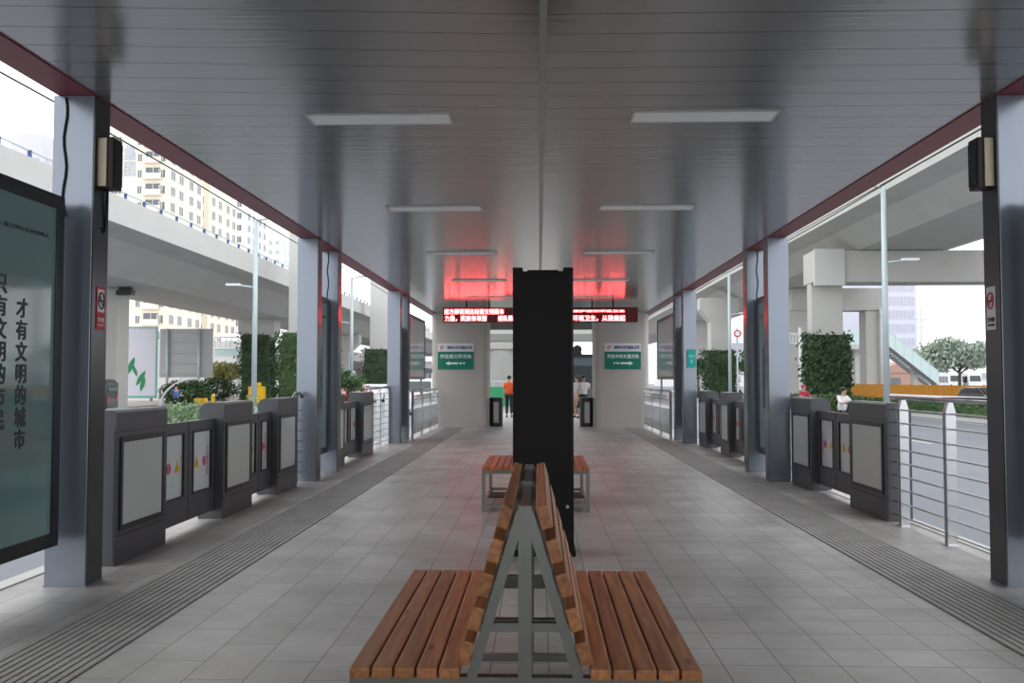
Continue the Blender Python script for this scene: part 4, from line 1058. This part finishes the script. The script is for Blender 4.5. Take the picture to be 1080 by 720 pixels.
w1 = person((gx(615, 33), 33, 0), R(20), 'phone', 'shirt_white', 'cloth_dark', 'person in a white top and dark skirt holding up a phone right of the pylon', long_hair=True, skirt=True, h=1.62)
person((gx(608.5, 35.5), 35.5, 0), R(-30), 'stand', 'shirt_lilac', 'cloth_tan', 'person in a lilac top and tan skirt standing by the black pylon', long_hair=True, skirt=True, h=1.6)
r = thing('mobile_phone', 'small pale phone held up by the person in white', 'phone', (gx(615, 33) + .21, 32.66, 1.22), R(20))
MB().box(-.04, .04, -.006, .006, -.02, .14).build('phone_case', 'white', r, bevel=.003); MB().box(-.035, .035, .006, .008, -.01, .13).build('phone_screen', 'frame_black', r)

def scooter(x, y, rz, m, label):
    r = thing('scooter', label, 'scooter', (x, y, -.3), rz)
    for yy in (-.62, .62):
        w_ = MB().tube([(-.05, yy, .24), (.05, yy, .24)], .24, 20).build('wheel', 'tyre', r); MB().tube([(-.055, yy, .24), (.055, yy, .24)], .1, 12).build('hub_cap', 'hub', w_)
    MB().prism([(.70, .45), (.75, .62), (.55, .72), (-.02, .68), (-.10, .34), (-.38, .32), (-.42, .9), (-.5, .95), (-.56, .5), (-.62, .42), (-.35, .22), (.35, .22)], 'x', -.13, .13).build('body_shell', m, r, bevel=.02)
    MB().box(-.13, .13, -.02, .6, .68, .76).build('saddle', 'cable', r, bevel=.02)
    mb = MB(); mb.tube([(0, -.62, .24), (0, -.46, 1.0)], .03, 8); mb.tube([(-.30, -.44, 1.02), (.30, -.44, 1.02)], .02, 8); mb.build('handlebar', 'cable', r)
    MB().ell((0, -.55, .85), (.08, .06, .08)).build('headlamp', 'lamp_clear', r, smooth=True)
    return r
scooter(gx(889, 30), 30, R(25), 'car_white', 'pale scooter ridden by the person in white on the right road')
person((gx(889, 30), 30.15, -.28), R(25), 'ride', 'shirt_white', 'cloth_dark', 'person in a white shirt riding a scooter on the right road', h=1.7)
scooter(gx(848, 42), 42, R(10), 'car_red', 'red scooter of the rider in red by the bushes')
person((gx(848, 42), 42.15, -.28), R(10), 'ride', 'shirt_red', 'cloth_dark', 'person in red riding a scooter beyond the right gates', h=1.7, helmet='shirt_red')
scooter(gx(187, 50), 50, R(200), 'cable', 'dark scooter of the rider in blue on the left')
person((gx(187, 50), 49.85, -.28), R(200), 'ride', 'shirt_blue', 'cloth_dark', 'person in a blue jacket riding a scooter on the left road', h=1.7)
scooter(gx(204, 52), 54, R(80), 'warn', 'orange scooter parked left of the road sign post')

# ================================================================== WORLD, CAMERA
w = bpy.data.worlds.new('World'); scn.world = w; w.use_nodes = True; nt = w.node_tree
bg = nt.nodes['Background']; tc = nt.nodes.new('ShaderNodeTexCoord'); sp = nt.nodes.new('ShaderNodeSeparateXYZ'); nt.links.new(tc.outputs['Generated'], sp.inputs[0])
cr = nt.nodes.new('ShaderNodeValToRGB'); cr.color_ramp.elements[0].position = .0; cr.color_ramp.elements[0].color = (.96, .975, 1, 1); cr.color_ramp.elements[1].position = .8; cr.color_ramp.elements[1].color = (.91, .95, 1, 1)
nt.links.new(sp.outputs['Z'], cr.inputs[0]); nt.links.new(cr.outputs[0], bg.inputs['Color']); bg.inputs['Strength'].default_value = 2.05

cam = bpy.data.cameras.new('Camera'); co = bpy.data.objects.new('Camera', cam); C.objects.link(co)
cam.sensor_width = 36; cam.lens = 32; cam.clip_end = 1000; cam.clip_start = .05
co.location = (CX, 0, CH); co.rotation_euler = (R(90 + 2.386), 0, R(1.70))
scn.camera = co
scn.view_settings.view_transform = 'Standard'; scn.view_settings.look = 'None'; scn.view_settings.gamma = 1; scn.view_settings.use_curve_mapping = False
scn.view_settings.exposure = 0.0
